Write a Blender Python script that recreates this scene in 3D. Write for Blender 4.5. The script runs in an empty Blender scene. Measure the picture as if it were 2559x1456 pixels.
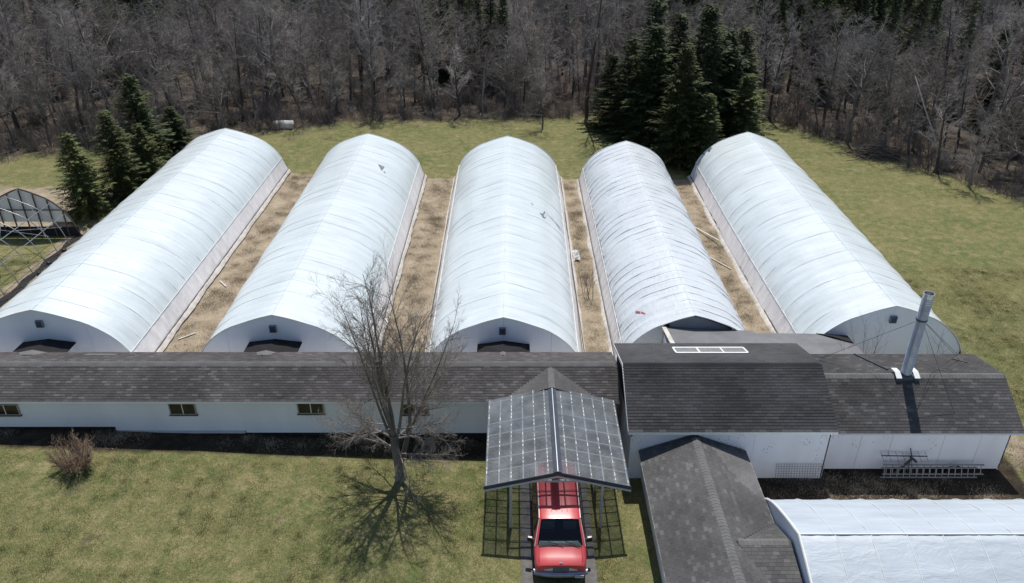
import bpy, math, random
import numpy as np
from mathutils import Vector, Matrix
R = math.radians
rng = random.Random(7)
SC = bpy.context.scene
COL = SC.collection
# ------------------------------------------------------------------ camera, sky, sun, exposure
CAM_H, PITCH = 23.7, 28.9
cam_d = bpy.data.cameras.new('camera'); cam = bpy.data.objects.new('camera', cam_d); COL.objects.link(cam)
cam.location = (0, 0, CAM_H); cam.rotation_euler = (R(90 - PITCH), 0, 0)
cam_d.sensor_fit = 'HORIZONTAL'; cam_d.sensor_width = 36; cam_d.lens = 36 * 1960 / 2559; cam_d.shift_x = -4.5 / 2559
cam_d.clip_start = 0.5; cam_d.clip_end = 3000
SC.camera = cam
SUNV = Vector((0.05, 0.46, 1.0)).normalized()
W = bpy.data.worlds.new('World'); SC.world = W; W.use_nodes = True
wn = W.node_tree; wn.nodes.clear()
sky = wn.nodes.new('ShaderNodeTexSky'); sky.sky_type = 'NISHITA'; sky.sun_disc = False
sky.sun_elevation = math.asin(SUNV.z); sky.sun_rotation = math.atan2(SUNV.x, SUNV.y)
sky.air_density = 1.0; sky.dust_density = 0.6
bg = wn.nodes.new('ShaderNodeBackground'); bg.inputs[1].default_value = 0.11
wo = wn.nodes.new('ShaderNodeOutputWorld')
wn.links.new(sky.outputs[0], bg.inputs[0]); wn.links.new(bg.outputs[0], wo.inputs[0])
sd = bpy.data.lights.new('sun', 'SUN'); sun = bpy.data.objects.new('sun', sd); COL.objects.link(sun)
sd.energy = 4.5; sd.angle = R(0.5); sd.color = (1.0, 0.965, 0.91)
sun.rotation_euler = (-SUNV).to_track_quat('-Z', 'Y').to_euler()
SC.view_settings.view_transform = 'Standard'; SC.view_settings.look = 'None'
SC.view_settings.exposure = 0.0; SC.view_settings.gamma = 1.0; SC.view_settings.use_curve_mapping = False
SC.render.engine = 'CYCLES'
SC.cycles.max_bounces = 6; SC.cycles.transparent_max_bounces = 12
SC.cycles.use_denoising = True

# ------------------------------------------------------------------ helpers
def tag(o, label=None, cat=None, group=None, kind=None):
    if label: o['label'] = label
    if cat: o['category'] = cat
    if group: o['group'] = group
    if kind: o['kind'] = kind
    return o
def empty(name, loc=(0, 0, 0), rz=0, label=None, cat=None, group=None):
    o = bpy.data.objects.new(name, None); COL.objects.link(o)
    o.location = loc; o.rotation_euler = (0, 0, rz); o.empty_display_size = 0.2
    return tag(o, label, cat, group)
class MB:
    def __init__(s): s.v = []; s.f = []
    def quad(s, a, b, c, d):
        n = len(s.v); s.v += [tuple(a), tuple(b), tuple(c), tuple(d)]; s.f.append((n, n+1, n+2, n+3)); return s
    def poly(s, pts):
        n = len(s.v); s.v += [tuple(p) for p in pts]; s.f.append(tuple(range(n, n+len(pts)))); return s
    def box(s, x0, x1, y0, y1, z0, z1):
        n = len(s.v)
        s.v += [(x0,y0,z0),(x1,y0,z0),(x1,y1,z0),(x0,y1,z0),(x0,y0,z1),(x1,y0,z1),(x1,y1,z1),(x0,y1,z1)]
        s.f += [tuple(n+i for i in q) for q in ((0,3,2,1),(4,5,6,7),(0,1,5,4),(1,2,6,5),(2,3,7,6),(3,0,4,7))]; return s
    def prism(s, pts, off):
        """closed solid: polygon pts (3d) pushed by off"""
        n = len(s.v); k = len(pts)
        s.v += [tuple(p) for p in pts] + [tuple(Vector(p) + Vector(off)) for p in pts]
        s.f.append(tuple(range(n, n+k))); s.f.append(tuple(range(n+2*k-1, n+k-1, -1)))
        for i in range(k):
            j = (i+1) % k; s.f.append((n+i, n+k+i, n+k+j, n+j))
        return s
    def bar(s, a, b, w, h=None, up=(0, 0, 1)):
        a = Vector(a); b = Vector(b); h = h or w; d = (b-a).normalized(); u = Vector(up)
        sx = d.cross(u)
        if sx.length < 1e-4: sx = d.cross(Vector((1, 0, 0)))
        sx.normalize(); u = sx.cross(d)
        p = [a + sx*i*w/2 + u*j*h/2 for i, j in ((-1,-1),(1,-1),(1,1),(-1,1))]
        return s.prism(p, b-a)
    def tube(s, pts, rad, n=6, cap=True):
        base = len(s.v); m = len(pts); P = [Vector(p) for p in pts]
        if not hasattr(rad, '__len__'): rad = [rad]*m
        d = (P[-1]-P[0]); ref = Vector((0, 0, 1)) if abs(d.normalized().z) < .9 else Vector((1, 0, 0))
        for i in range(m):
            t = P[min(i+1, m-1)] - P[max(i-1, 0)]; t.normalize()
            a = t.cross(ref); a.normalize(); b = t.cross(a)
            for k in range(n):
                an = 2*math.pi*k/n
                q = P[i] + (a*math.cos(an) + b*math.sin(an))*rad[i]; s.v.append((q.x, q.y, q.z))
        for i in range(m-1):
            for k in range(n):
                k2 = (k+1) % n
                s.f.append((base+i*n+k, base+i*n+k2, base+(i+1)*n+k2, base+(i+1)*n+k))
        if cap:
            s.f.append(tuple(base+k for k in range(n))[::-1]); s.f.append(tuple(base+(m-1)*n+k for k in range(n)))
        return s
    def lathe(s, cx, cy, prof, n=20):
        base = len(s.v)
        for r_, z_ in prof:
            for k in range(n):
                an = 2*math.pi*k/n; s.v.append((cx+r_*math.cos(an), cy+r_*math.sin(an), z_))
        for i in range(len(prof)-1):
            for k in range(n):
                k2 = (k+1) % n; s.f.append((base+i*n+k, base+i*n+k2, base+(i+1)*n+k2, base+(i+1)*n+k))
        return s
    def grid(s, rows):
        base = len(s.v); m = len(rows); n = len(rows[0])
        for r_ in rows: s.v += [tuple(p) for p in r_]
        for i in range(m-1):
            for j in range(n-1):
                s.f.append((base+i*n+j, base+i*n+j+1, base+(i+1)*n+j+1, base+(i+1)*n+j))
        return s
    def mesh(s, name, mat=None, smooth=False):
        me = bpy.data.meshes.new(name); me.from_pydata(s.v, [], s.f)
        if mat: me.materials.append(mat)
        if smooth: me.polygons.foreach_set('use_smooth', [True]*len(me.polygons))
        me.update(); return me
    def build(s, name, mat, parent=None, smooth=False, label=None, cat=None, group=None, kind=None, world=True):
        """vertices are in world space; the object keeps them there whatever its parent's place"""
        o = bpy.data.objects.new(name, s.mesh(name, mat, smooth)); COL.objects.link(o)
        if parent:
            o.parent = parent
            if world: o.matrix_parent_inverse = wmat(parent).inverted()
        return tag(o, label, cat, group, kind)
def wmat(o):
    m = Matrix.LocRotScale(o.location, o.rotation_euler, o.scale)
    if o.parent: m = wmat(o.parent) @ o.matrix_parent_inverse @ m
    return m
def lerp(a, b, t): return a + (b-a)*t
def smooth01(t): t = min(1, max(0, t)); return t*t*(3-2*t)

# ------------------------------------------------------------------ materials
def mat(name, col, rough=0.8, var=0.25, scale=6.0, bump=0.0, bscale=40.0, spec=0.4, metal=0.0, hue=None, coord='world', fine=0.0, island=0.0, coat=0.0, stretch=None):
    """procedural base: colour * fractal variation (two scales), optional second tint, bump"""
    m = bpy.data.materials.new(name); m.use_nodes = True; nt = m.node_tree; N = nt.nodes; L = nt.links
    b = N['Principled BSDF']; b.inputs['Roughness'].default_value = rough; b.inputs['Metallic'].default_value = metal
    b.inputs['Specular IOR Level'].default_value = spec
    if coat: b.inputs['Coat Weight'].default_value = coat; b.inputs['Coat Roughness'].default_value = 0.06
    if coord == 'world': src = N.new('ShaderNodeNewGeometry').outputs['Position']
    else: src = N.new('ShaderNodeTexCoord').outputs['Object']
    if stretch:
        mp = N.new('ShaderNodeMapping'); mp.inputs['Scale'].default_value = stretch; L.new(src, mp.inputs[0]); src = mp.outputs[0]
    nz = N.new('ShaderNodeTexNoise'); nz.inputs['Scale'].default_value = scale; nz.inputs['Detail'].default_value = 6; L.new(src, nz.inputs['Vector'])
    c2 = hue if hue else tuple(c*(1-var) for c in col)
    mx = N.new('ShaderNodeMix'); mx.data_type = 'RGBA'
    rp = N.new('ShaderNodeValToRGB'); rp.color_ramp.elements[0].position = .32; rp.color_ramp.elements[1].position = .68
    L.new(nz.outputs['Fac'], rp.inputs[0]); L.new(rp.outputs[0], mx.inputs[0])
    mx.inputs[6].default_value = (*c2, 1); mx.inputs[7].default_value = (*col, 1)
    out = mx.outputs[2]
    if fine:
        n2 = N.new('ShaderNodeTexNoise'); n2.inputs['Scale'].default_value = bscale; n2.inputs['Detail'].default_value = 3; L.new(src, n2.inputs['Vector'])
        mr = N.new('ShaderNodeMapRange'); mr.inputs[1].default_value = .3; mr.inputs[2].default_value = .7; mr.inputs[3].default_value = 1-fine; mr.inputs[4].default_value = 1+fine
        L.new(n2.outputs['Fac'], mr.inputs[0])
        mm = N.new('ShaderNodeVectorMath'); mm.operation = 'SCALE'; L.new(out, mm.inputs[0]); L.new(mr.outputs[0], mm.inputs['Scale']); out = mm.outputs[0]
    if island:
        g = N.new('ShaderNodeNewGeometry'); mr = N.new('ShaderNodeMapRange'); mr.inputs[3].default_value = 1-island; mr.inputs[4].default_value = 1+island
        L.new(g.outputs['Random Per Island'], mr.inputs[0])
        mm = N.new('ShaderNodeVectorMath'); mm.operation = 'SCALE'; L.new(out, mm.inputs[0]); L.new(mr.outputs[0], mm.inputs['Scale']); out = mm.outputs[0]
    L.new(out, b.inputs['Base Color'])
    if bump:
        n3 = N.new('ShaderNodeTexNoise'); n3.inputs['Scale'].default_value = bscale; n3.inputs['Detail'].default_value = 5; L.new(src, n3.inputs['Vector'])
        bp = N.new('ShaderNodeBump'); bp.inputs['Strength'].default_value = bump; bp.inputs['Distance'].default_value = .02
        L.new(n3.outputs['Fac'], bp.inputs['Height']); L.new(bp.outputs[0], b.inputs['Normal'])
    return m
def film_mat(name, col, stretch, bump=.35, rough=.36, trans=.0):
    m = mat(name, col, rough=rough, var=.07, scale=.30, spec=1.0)
    nt = m.node_tree; N = nt.nodes; L = nt.links; b = N['Principled BSDF']
    src = N.new('ShaderNodeNewGeometry').outputs['Position']
    mp = N.new('ShaderNodeMapping'); mp.inputs['Scale'].default_value = stretch; L.new(src, mp.inputs[0])
    n = N.new('ShaderNodeTexNoise'); n.inputs['Scale'].default_value = 1.0; n.inputs['Detail'].default_value = 5; n.inputs['Roughness'].default_value = .6; n.inputs['Distortion'].default_value = .6
    L.new(mp.outputs[0], n.inputs['Vector'])
    bp = N.new('ShaderNodeBump'); bp.inputs['Strength'].default_value = bump; bp.inputs['Distance'].default_value = .05
    L.new(n.outputs['Fac'], bp.inputs['Height']); L.new(bp.outputs[0], b.inputs['Normal'])
    st = N.new('ShaderNodeMapping'); st.inputs['Scale'].default_value = (.35, 2.6, .35); L.new(src, st.inputs[0])
    n2 = N.new('ShaderNodeTexNoise'); n2.inputs['Scale'].default_value = 1.0; n2.inputs['Detail'].default_value = 7; n2.inputs['Roughness'].default_value = .65; L.new(st.outputs[0], n2.inputs['Vector'])
    mr = N.new('ShaderNodeMapRange'); mr.inputs[1].default_value = .30; mr.inputs[2].default_value = .62; mr.inputs[3].default_value = .84; mr.inputs[4].default_value = 1.03; L.new(n2.outputs['Fac'], mr.inputs[0])
    old = b.inputs['Base Color'].links[0].from_socket; sc_ = N.new('ShaderNodeVectorMath'); sc_.operation = 'SCALE'; L.new(old, sc_.inputs[0]); L.new(mr.outputs[0], sc_.inputs['Scale']); L.new(sc_.outputs[0], b.inputs['Base Color'])
    if trans:
        tb = N.new('ShaderNodeBsdfTranslucent'); tb.inputs[0].default_value = (*col, 1); mx = N.new('ShaderNodeMixShader'); mx.inputs[0].default_value = trans
        L.new(b.outputs[0], mx.inputs[1]); L.new(tb.outputs[0], mx.inputs[2]); L.new(mx.outputs[0], N['Material Output'].inputs[0])
    return m
def shingle_mat(name, col, spread):
    """colour from the mesh's own per-shingle tone attribute, mineral grain on top"""
    m = mat(name, col, rough=.95, var=.36, scale=.40, bump=.12, bscale=130, spec=.1, fine=.14)
    nt = m.node_tree; N = nt.nodes; L = nt.links; b = N['Principled BSDF']
    at = N.new('ShaderNodeAttribute'); at.attribute_name = 'tone'
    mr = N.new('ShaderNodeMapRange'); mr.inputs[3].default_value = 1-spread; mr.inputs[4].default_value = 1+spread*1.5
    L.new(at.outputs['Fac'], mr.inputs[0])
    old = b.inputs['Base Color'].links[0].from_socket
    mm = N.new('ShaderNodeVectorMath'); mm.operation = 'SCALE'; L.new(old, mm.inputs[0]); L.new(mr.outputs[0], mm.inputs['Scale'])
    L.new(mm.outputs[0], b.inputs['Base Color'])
    return m
M = {}
M['film'] = film_mat('greenhouse_film', (.655, .71, .715), (2.0, .8, 2.0), .5, .34)
M['film_wrinkled'] = film_mat('wrinkled_greenhouse_film', (.63, .665, .685), (3.5, 1.6, 3.5), .9, .38)
M['flat_film'] = film_mat('taut_blue_white_film', (.47, .525, .575), (.7, 1.6, .7), .9, .5)
M['side_film'] = film_mat('sidewall_film', (.84, .82, .82), (1.2, 2.5, 1.2), .7, .45)
M['hoop_line'] = mat('pipe_under_film', (.54, .58, .61), .4, .15, 3)
M['white_board'] = mat('white_painted_board', (.85, .87, .90), .6, .10, .7, .08, 30, stretch=(1, 1, .35))
M['white_panel'] = mat('stained_white_panel', (.85, .86, .88), .45, .12, .9, .1, 18, stretch=(1, 1, .25))
def specks(m, scale=9.0):
    nt = m.node_tree; N = nt.nodes; L = nt.links; b = N['Principled BSDF']; src = N.new('ShaderNodeNewGeometry').outputs['Position']
    v = N.new('ShaderNodeTexVoronoi'); v.inputs['Scale'].default_value = scale; L.new(src, v.inputs['Vector'])
    n = N.new('ShaderNodeTexNoise'); n.inputs['Scale'].default_value = .8; n.inputs['Detail'].default_value = 3; L.new(src, n.inputs['Vector'])
    a = N.new('ShaderNodeMapRange'); a.inputs[1].default_value = .16; a.inputs[2].default_value = .22; a.inputs[3].default_value = 1; a.inputs[4].default_value = 0; L.new(v.outputs['Distance'], a.inputs[0])
    c = N.new('ShaderNodeMapRange'); c.inputs[1].default_value = .58; c.inputs[2].default_value = .62; L.new(n.outputs['Fac'], c.inputs[0])
    mu = N.new('ShaderNodeMath'); mu.operation = 'MULTIPLY'; L.new(a.outputs[0], mu.inputs[0]); L.new(c.outputs[0], mu.inputs[1])
    old = b.inputs['Base Color'].links[0].from_socket; mx = N.new('ShaderNodeMix'); mx.data_type = 'RGBA'; L.new(mu.outputs[0], mx.inputs[0]); L.new(old, mx.inputs[6]); mx.inputs[7].default_value = (.10, .10, .12, 1); L.new(mx.outputs[2], b.inputs['Base Color'])
specks(M['white_panel'])
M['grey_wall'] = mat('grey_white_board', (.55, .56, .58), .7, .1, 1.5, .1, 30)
M['pale_batten'] = mat('weathered_batten', (.62, .58, .53), .85, .3, 3, .2, 40)
M['steel'] = mat('galvanised_pipe', (.42, .43, .44), .4, .25, 5, metal=.7)
M['chimney'] = mat('galvanised_flue', (.55, .57, .60), .35, .2, 3, metal=.75)
M['dark_metal'] = mat('dark_blue_grey_metal', (.06, .07, .09), .45, .25, 4, metal=.3)
M['black'] = mat('black_rubber', (.012, .012, .014), .6, .3, 5)
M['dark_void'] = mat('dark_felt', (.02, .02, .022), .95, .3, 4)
M['roll_roof'] = mat('roll_roofing', (.20, .20, .205), .9, .3, .9, .25, 60, fine=.12)
M['vent'] = mat('grey_louvre', (.20, .22, .26), .6, .2, 6)
M['glass_dark'] = mat('dark_window_glass', (.008, .010, .012), .12, .3, 3, spec=.6)
M['alu'] = mat('aluminium_frame', (.40, .39, .38), .45, .2, 6, metal=.4)
M['white_metal'] = mat('white_metal', (.78, .78, .76), .4, .08, 4)
M['wood_dark'] = mat('weathered_timber', (.12, .10, .085), .9, .4, 6, .3, 50, stretch=(1, 1, .3))
M['concrete'] = mat('driveway_concrete', (.16, .15, .14), .95, .4, 3, .3, 60, fine=.15)
M['bark_grey'] = mat('grey_bark', (.185, .172, .165), .9, .45, 1.2, .4, 25, coord='object')
M['bark_dark'] = mat('dark_bark', (.085, .072, .064), .95, .4, 2, .5, 22, coord='object')
M['twig_grey'] = mat('grey_twigs', (.31, .287, .27), .85, .4, .35, hue=(.18, .16, .147), island=.5)
M['twig_brown'] = mat('brown_twigs', (.235, .205, .183), .85, .4, .35, hue=(.14, .12, .105), island=.5)
M['twig_red'] = mat('reddish_twigs', (.29, .225, .19), .85, .4, .8, hue=(.19, .145, .125), island=.35)
M['twig_hero'] = mat('pale_grey_brown_twigs', (.29, .25, .215), .85, .3, 1.2, hue=(.20, .17, .15), island=.3)
M['bark_hero'] = mat('pale_grey_bark', (.22, .19, .165), .9, .5, 1.6, .5, 16)
M['birch'] = mat('pale_birch_bark', (.42, .40, .37), .8, .35, 3, .2, 20, coord='object')
M['needles'] = mat('spruce_needles', (.060, .078, .024), .75, .3, .7, hue=(.030, .042, .015), island=.6, spec=.25)
M['needles_light'] = mat('light_spruce_needles', (.098, .112, .034), .75, .3, .7, hue=(.052, .066, .021), island=.5, spec=.25)
def per_tree(m, lo, hi):
    nt = m.node_tree; N = nt.nodes; L = nt.links; b = N['Principled BSDF']; oi = N.new('ShaderNodeObjectInfo')
    mr = N.new('ShaderNodeMapRange'); mr.inputs[3].default_value = lo; mr.inputs[4].default_value = hi; L.new(oi.outputs['Random'], mr.inputs[0])
    old = b.inputs['Base Color'].links[0].from_socket; v = N.new('ShaderNodeVectorMath'); v.operation = 'SCALE'; L.new(old, v.inputs[0]); L.new(mr.outputs[0], v.inputs['Scale']); L.new(v.outputs[0], b.inputs['Base Color'])
for q in ('twig_grey', 'twig_brown', 'bark_grey', 'bark_dark'): per_tree(M[q], .5, 1.6)
for q in ('needles', 'needles_light'): per_tree(M[q], .7, 1.35)
M['shingle_left'] = shingle_mat('grey_brown_shingles', (.105, .098, .097), .30)
M['shingle_mid'] = shingle_mat('charcoal_shingles', (.066, .065, .068), .30)
M['shingle_right'] = shingle_mat('dark_grey_shingles', (.088, .085, .085), .28)
M['shingle_annex'] = shingle_mat('mottled_grey_shingles', (.125, .122, .120), .26)
M['tan_twig'] = mat('tan_twigs', (.42, .30, .21), .85, .4, 1.5, hue=(.27, .18, .125), island=.35)
M['dull_white'] = mat('dull_white_louvre', (.52, .52, .49), .6, .2, 4)
M['ridge_cap'] = mat('ridge_shingles', (.16, .157, .153), .95, .25, 2, .15, 60, fine=.12)
M['red_paint'] = mat('red_van_paint', (.54, .06, .065), .35, .12, .8, coat=.5, spec=.5)
# ------------------------------------------------------------------ terrain and ground
def gz(x, y=0):
    t = min(1.0, max(0.0, (-x-1.0)/24.0)); return 0.72*t*t*(3-2*t)*0.6 + 0.72*t*0.4
EDGE = [(-200, 30), (-60, 60), (-44, 66.5), (-31, 72), (-22, 74), (-17, 77.5), (-3.5, 80), (7, 81), (14, 83), (26.7, 79), (32, 70), (38, 62), (40, 58), (52, 49), (80, 30), (200, -20)]
def edge_y(x):
    for (a, ya), (b, yb) in zip(EDGE, EDGE[1:]):
        if a <= x <= b: return lerp(ya, yb, (x-a)/(b-a))
    return 30
def axis(lo, c0, c1, hi, step):
    core = list(np.arange(c0, c1+.01, step)); a = []; b = []; d = step
    p = c0
    while p > lo: d *= 1.35; p -= d; a.append(p)
    d = step; p = c1
    while p < hi: d *= 1.35; p += d; b.append(p)
    return a[::-1] + core + b
GX = axis(-900, -60, 60, 900, .75); GY = axis(-300, 14, 92, 1500, .75)
nx, ny = len(GX), len(GY)
gv = [(x, y, gz(x) + .02*math.sin(x*.9+y*.4)*math.sin(y*.7-x*.3)) for y in GY for x in GX]
gf = [(j*nx+i, j*nx+i+1, (j+1)*nx+i+1, (j+1)*nx+i) for j in range(ny-1) for i in range(nx-1)]
gme = bpy.data.meshes.new('ground'); gme.from_pydata(gv, [], gf)
gme.polygons.foreach_set('use_smooth', [True]*len(gme.polygons))
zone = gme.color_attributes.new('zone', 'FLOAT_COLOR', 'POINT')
def ramp(v, a, b): return smooth01((v-a)/(b-a))
def inside(v, a, b, s): return ramp(v, a-s, a+s)*(1-ramp(v, b-s, b+s))
zc = np.zeros((nx*ny, 4), dtype=np.float32); k = 0
for j, y in enumerate(GY):
    for i, x in enumerate(GX):
        straw = max(inside(x, -31, 14.9, .6)*inside(y, 31, 62.4, .7), inside(x, -48, -28, 1.5)*inside(y, 50, 59, 1.5)*.8)
        straw = max(straw, inside(x, 22.2, 24.2, .5)*inside(y, 26, 30, 1.0)*.7)
        e = edge_y(x); litter = ramp(y, e-1.2, e+1.2)
        painted_shade = max(inside(x, -40, 5, .5)*inside(y, 27.3, 31, .5), inside(x, 9.6, 22.3, .4)*inside(y, 23.3, 31, .5))  # dark zone: eave shade before barn and sheds, put into the ground colour
        zc[k] = (straw, litter, painted_shade, 1); k += 1
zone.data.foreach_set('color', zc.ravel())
def ground_material():
    m = bpy.data.materials.new('lawn_and_forest_floor'); m.use_nodes = True; nt = m.node_tree; N = nt.nodes; L = nt.links
    b = N['Principled BSDF']; b.inputs['Roughness'].default_value = .95; b.inputs['Specular IOR Level'].default_value = .1
    pos = N.new('ShaderNodeNewGeometry').outputs['Position']
    def noise(sc, det=5, dist=0.0, st=None):
        v = pos
        if st:
            mp = N.new('ShaderNodeMapping'); mp.inputs['Scale'].default_value = st; L.new(pos, mp.inputs[0]); v = mp.outputs[0]
        n = N.new('ShaderNodeTexNoise'); n.inputs['Scale'].default_value = sc; n.inputs['Detail'].default_value = det; n.inputs['Distortion'].default_value = dist
        L.new(v, n.inputs['Vector']); return n.outputs['Fac']
    def rampn(f, a, b_, c0, c1):
        r = N.new('ShaderNodeValToRGB'); e = r.color_ramp.elements; e[0].position = a; e[1].position = b_; e[0].color = (*c0, 1); e[1].color = (*c1, 1); L.new(f, r.inputs[0]); return r.outputs[0]
    def mix(f, a, b_):
        x = N.new('ShaderNodeMix'); x.data_type = 'RGBA'; L.new(f, x.inputs[0])
        L.new(a, x.inputs[6]); L.new(b_, x.inputs[7]); return x.outputs[2]
    def mul(c, f, lo, hi):
        mr = N.new('ShaderNodeMapRange'); mr.inputs[1].default_value = .25; mr.inputs[2].default_value = .75; mr.inputs[3].default_value = lo; mr.inputs[4].default_value = hi; L.new(f, mr.inputs[0])
        v = N.new('ShaderNodeVectorMath'); v.operation = 'SCALE'; L.new(c, v.inputs[0]); L.new(mr.outputs[0], v.inputs['Scale']); return v.outputs[0]
    lawn = mix(rampn(noise(1.7, 8, .4), .40, .74, (0, 0, 0), (1, 1, 1)), rampn(noise(.22, 4), .35, .7, (.108, .126, .046), (.168, .160, .068)), rampn(noise(.5, 4), .35, .65, (.195, .174, .080), (.262, .222, .115)))
    lawn = mul(mul(lawn, noise(26, 4), .5, 1.5), noise(7, 5, .6), .72, 1.28)
    straw = mul(rampn(noise(1.3, 6, .5), .3, .7, (.25, .20, .138), (.38, .315, .23)), noise(9, 6, 1.5, (1, 2.6, 1)), .5, 1.45)
    litter = mul(rampn(noise(.8, 7, .4), .35, .7, (.050, .042, .034), (.125, .10, .078)), noise(12, 5), .5, 1.5)
    painted_shade = mul(rampn(noise(1.5, 6), .35, .7, (.026, .021, .016), (.062, .048, .032)), noise(14, 5), .5, 1.5)  # near-black ground colour that deepens the eave shade
    z = N.new('ShaderNodeAttribute'); z.attribute_name = 'zone'
    sp = N.new('ShaderNodeSeparateColor'); L.new(z.outputs['Color'], sp.inputs[0])
    wob = noise(.9, 7, .5)
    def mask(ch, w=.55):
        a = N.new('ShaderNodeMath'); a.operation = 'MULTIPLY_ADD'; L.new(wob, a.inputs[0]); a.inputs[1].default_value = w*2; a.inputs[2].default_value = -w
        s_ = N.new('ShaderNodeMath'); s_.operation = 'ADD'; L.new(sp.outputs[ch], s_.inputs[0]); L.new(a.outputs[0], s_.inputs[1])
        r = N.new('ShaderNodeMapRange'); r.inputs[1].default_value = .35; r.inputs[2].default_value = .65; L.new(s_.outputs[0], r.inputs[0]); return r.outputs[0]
    c = mix(mask(0), lawn, straw); c = mix(mask(2, .35), c, painted_shade); c = mix(mask(1, 1.1), c, litter)
    L.new(c, b.inputs['Base Color'])
    bp = N.new('ShaderNodeBump'); bp.inputs['Strength'].default_value = .6; bp.inputs['Distance'].default_value = .04
    L.new(noise(22, 5), bp.inputs['Height']); L.new(bp.outputs[0], b.inputs['Normal'])
    return m
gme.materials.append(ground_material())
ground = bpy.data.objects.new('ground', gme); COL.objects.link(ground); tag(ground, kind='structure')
for x0, x1 in ((.28, .76), (2.66, 3.14)):
    mb = MB(); rows = []
    for i in range(41):
        y = lerp(11, 28.3, i/40); w = .03*math.sin(i*1.7)+.02*math.sin(i*3.1)
        rows.append([(x0+w, y, gz(0)+.026), (x0+.16+w, y, .034), (x1-.1+w*.5, y, .034), (x1+w*.5, y, .026)])
    mb.grid(rows).build('driveway_track', M['concrete'], kind='structure', smooth=True)

# ------------------------------------------------------------------ greenhouses
PROF = [(0, 1), (.09, .972), (.19, .938), (.34, .872), (.52, .785), (.69, .645), (.80, .515), (.865, .40), (.905, .31)]   # half profile down to the rail
def dense(prof, n):
    d = [0]
    for a, b in zip(prof, prof[1:]): d.append(d[-1] + math.hypot(b[0]-a[0], b[1]-a[1]))
    out = []
    for i in range(n+1):
        t = d[-1]*i/n; j = max(q for q in range(len(d)) if d[q] <= t+1e-9); j = min(j, len(d)-2)
        f = (t-d[j])/(d[j+1]-d[j]); a, b = prof[j], prof[j+1]
        p0 = prof[j-1] if j > 0 else a; p3 = prof[j+2] if j+2 < len(prof) else b
        def cr(k): return .5*((2*a[k]) + (-p0[k]+b[k])*f + (2*p0[k]-5*a[k]+4*b[k]-p3[k])*f*f + (-p0[k]+3*a[k]-3*b[k]+p3[k])*f**3)
        out.append((cr(0), cr(1)) if j > 0 else (lerp(a[0], b[0], f), lerp(a[1], b[1], f)))
    return out
HALF = dense(PROF, 14)
FULL = [(-x, z) for x, z in HALF[::-1]] + HALF[1:]
def arch(cx, hw, h, zb, y, k=None, inset=0.0):
    return [(cx + px*(hw-inset), y, zb + pz*h - inset) for px, pz in FULL]
BAYT = [0, .025, .07, .16, .3, .5, .7, .84, .93, .975]
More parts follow.
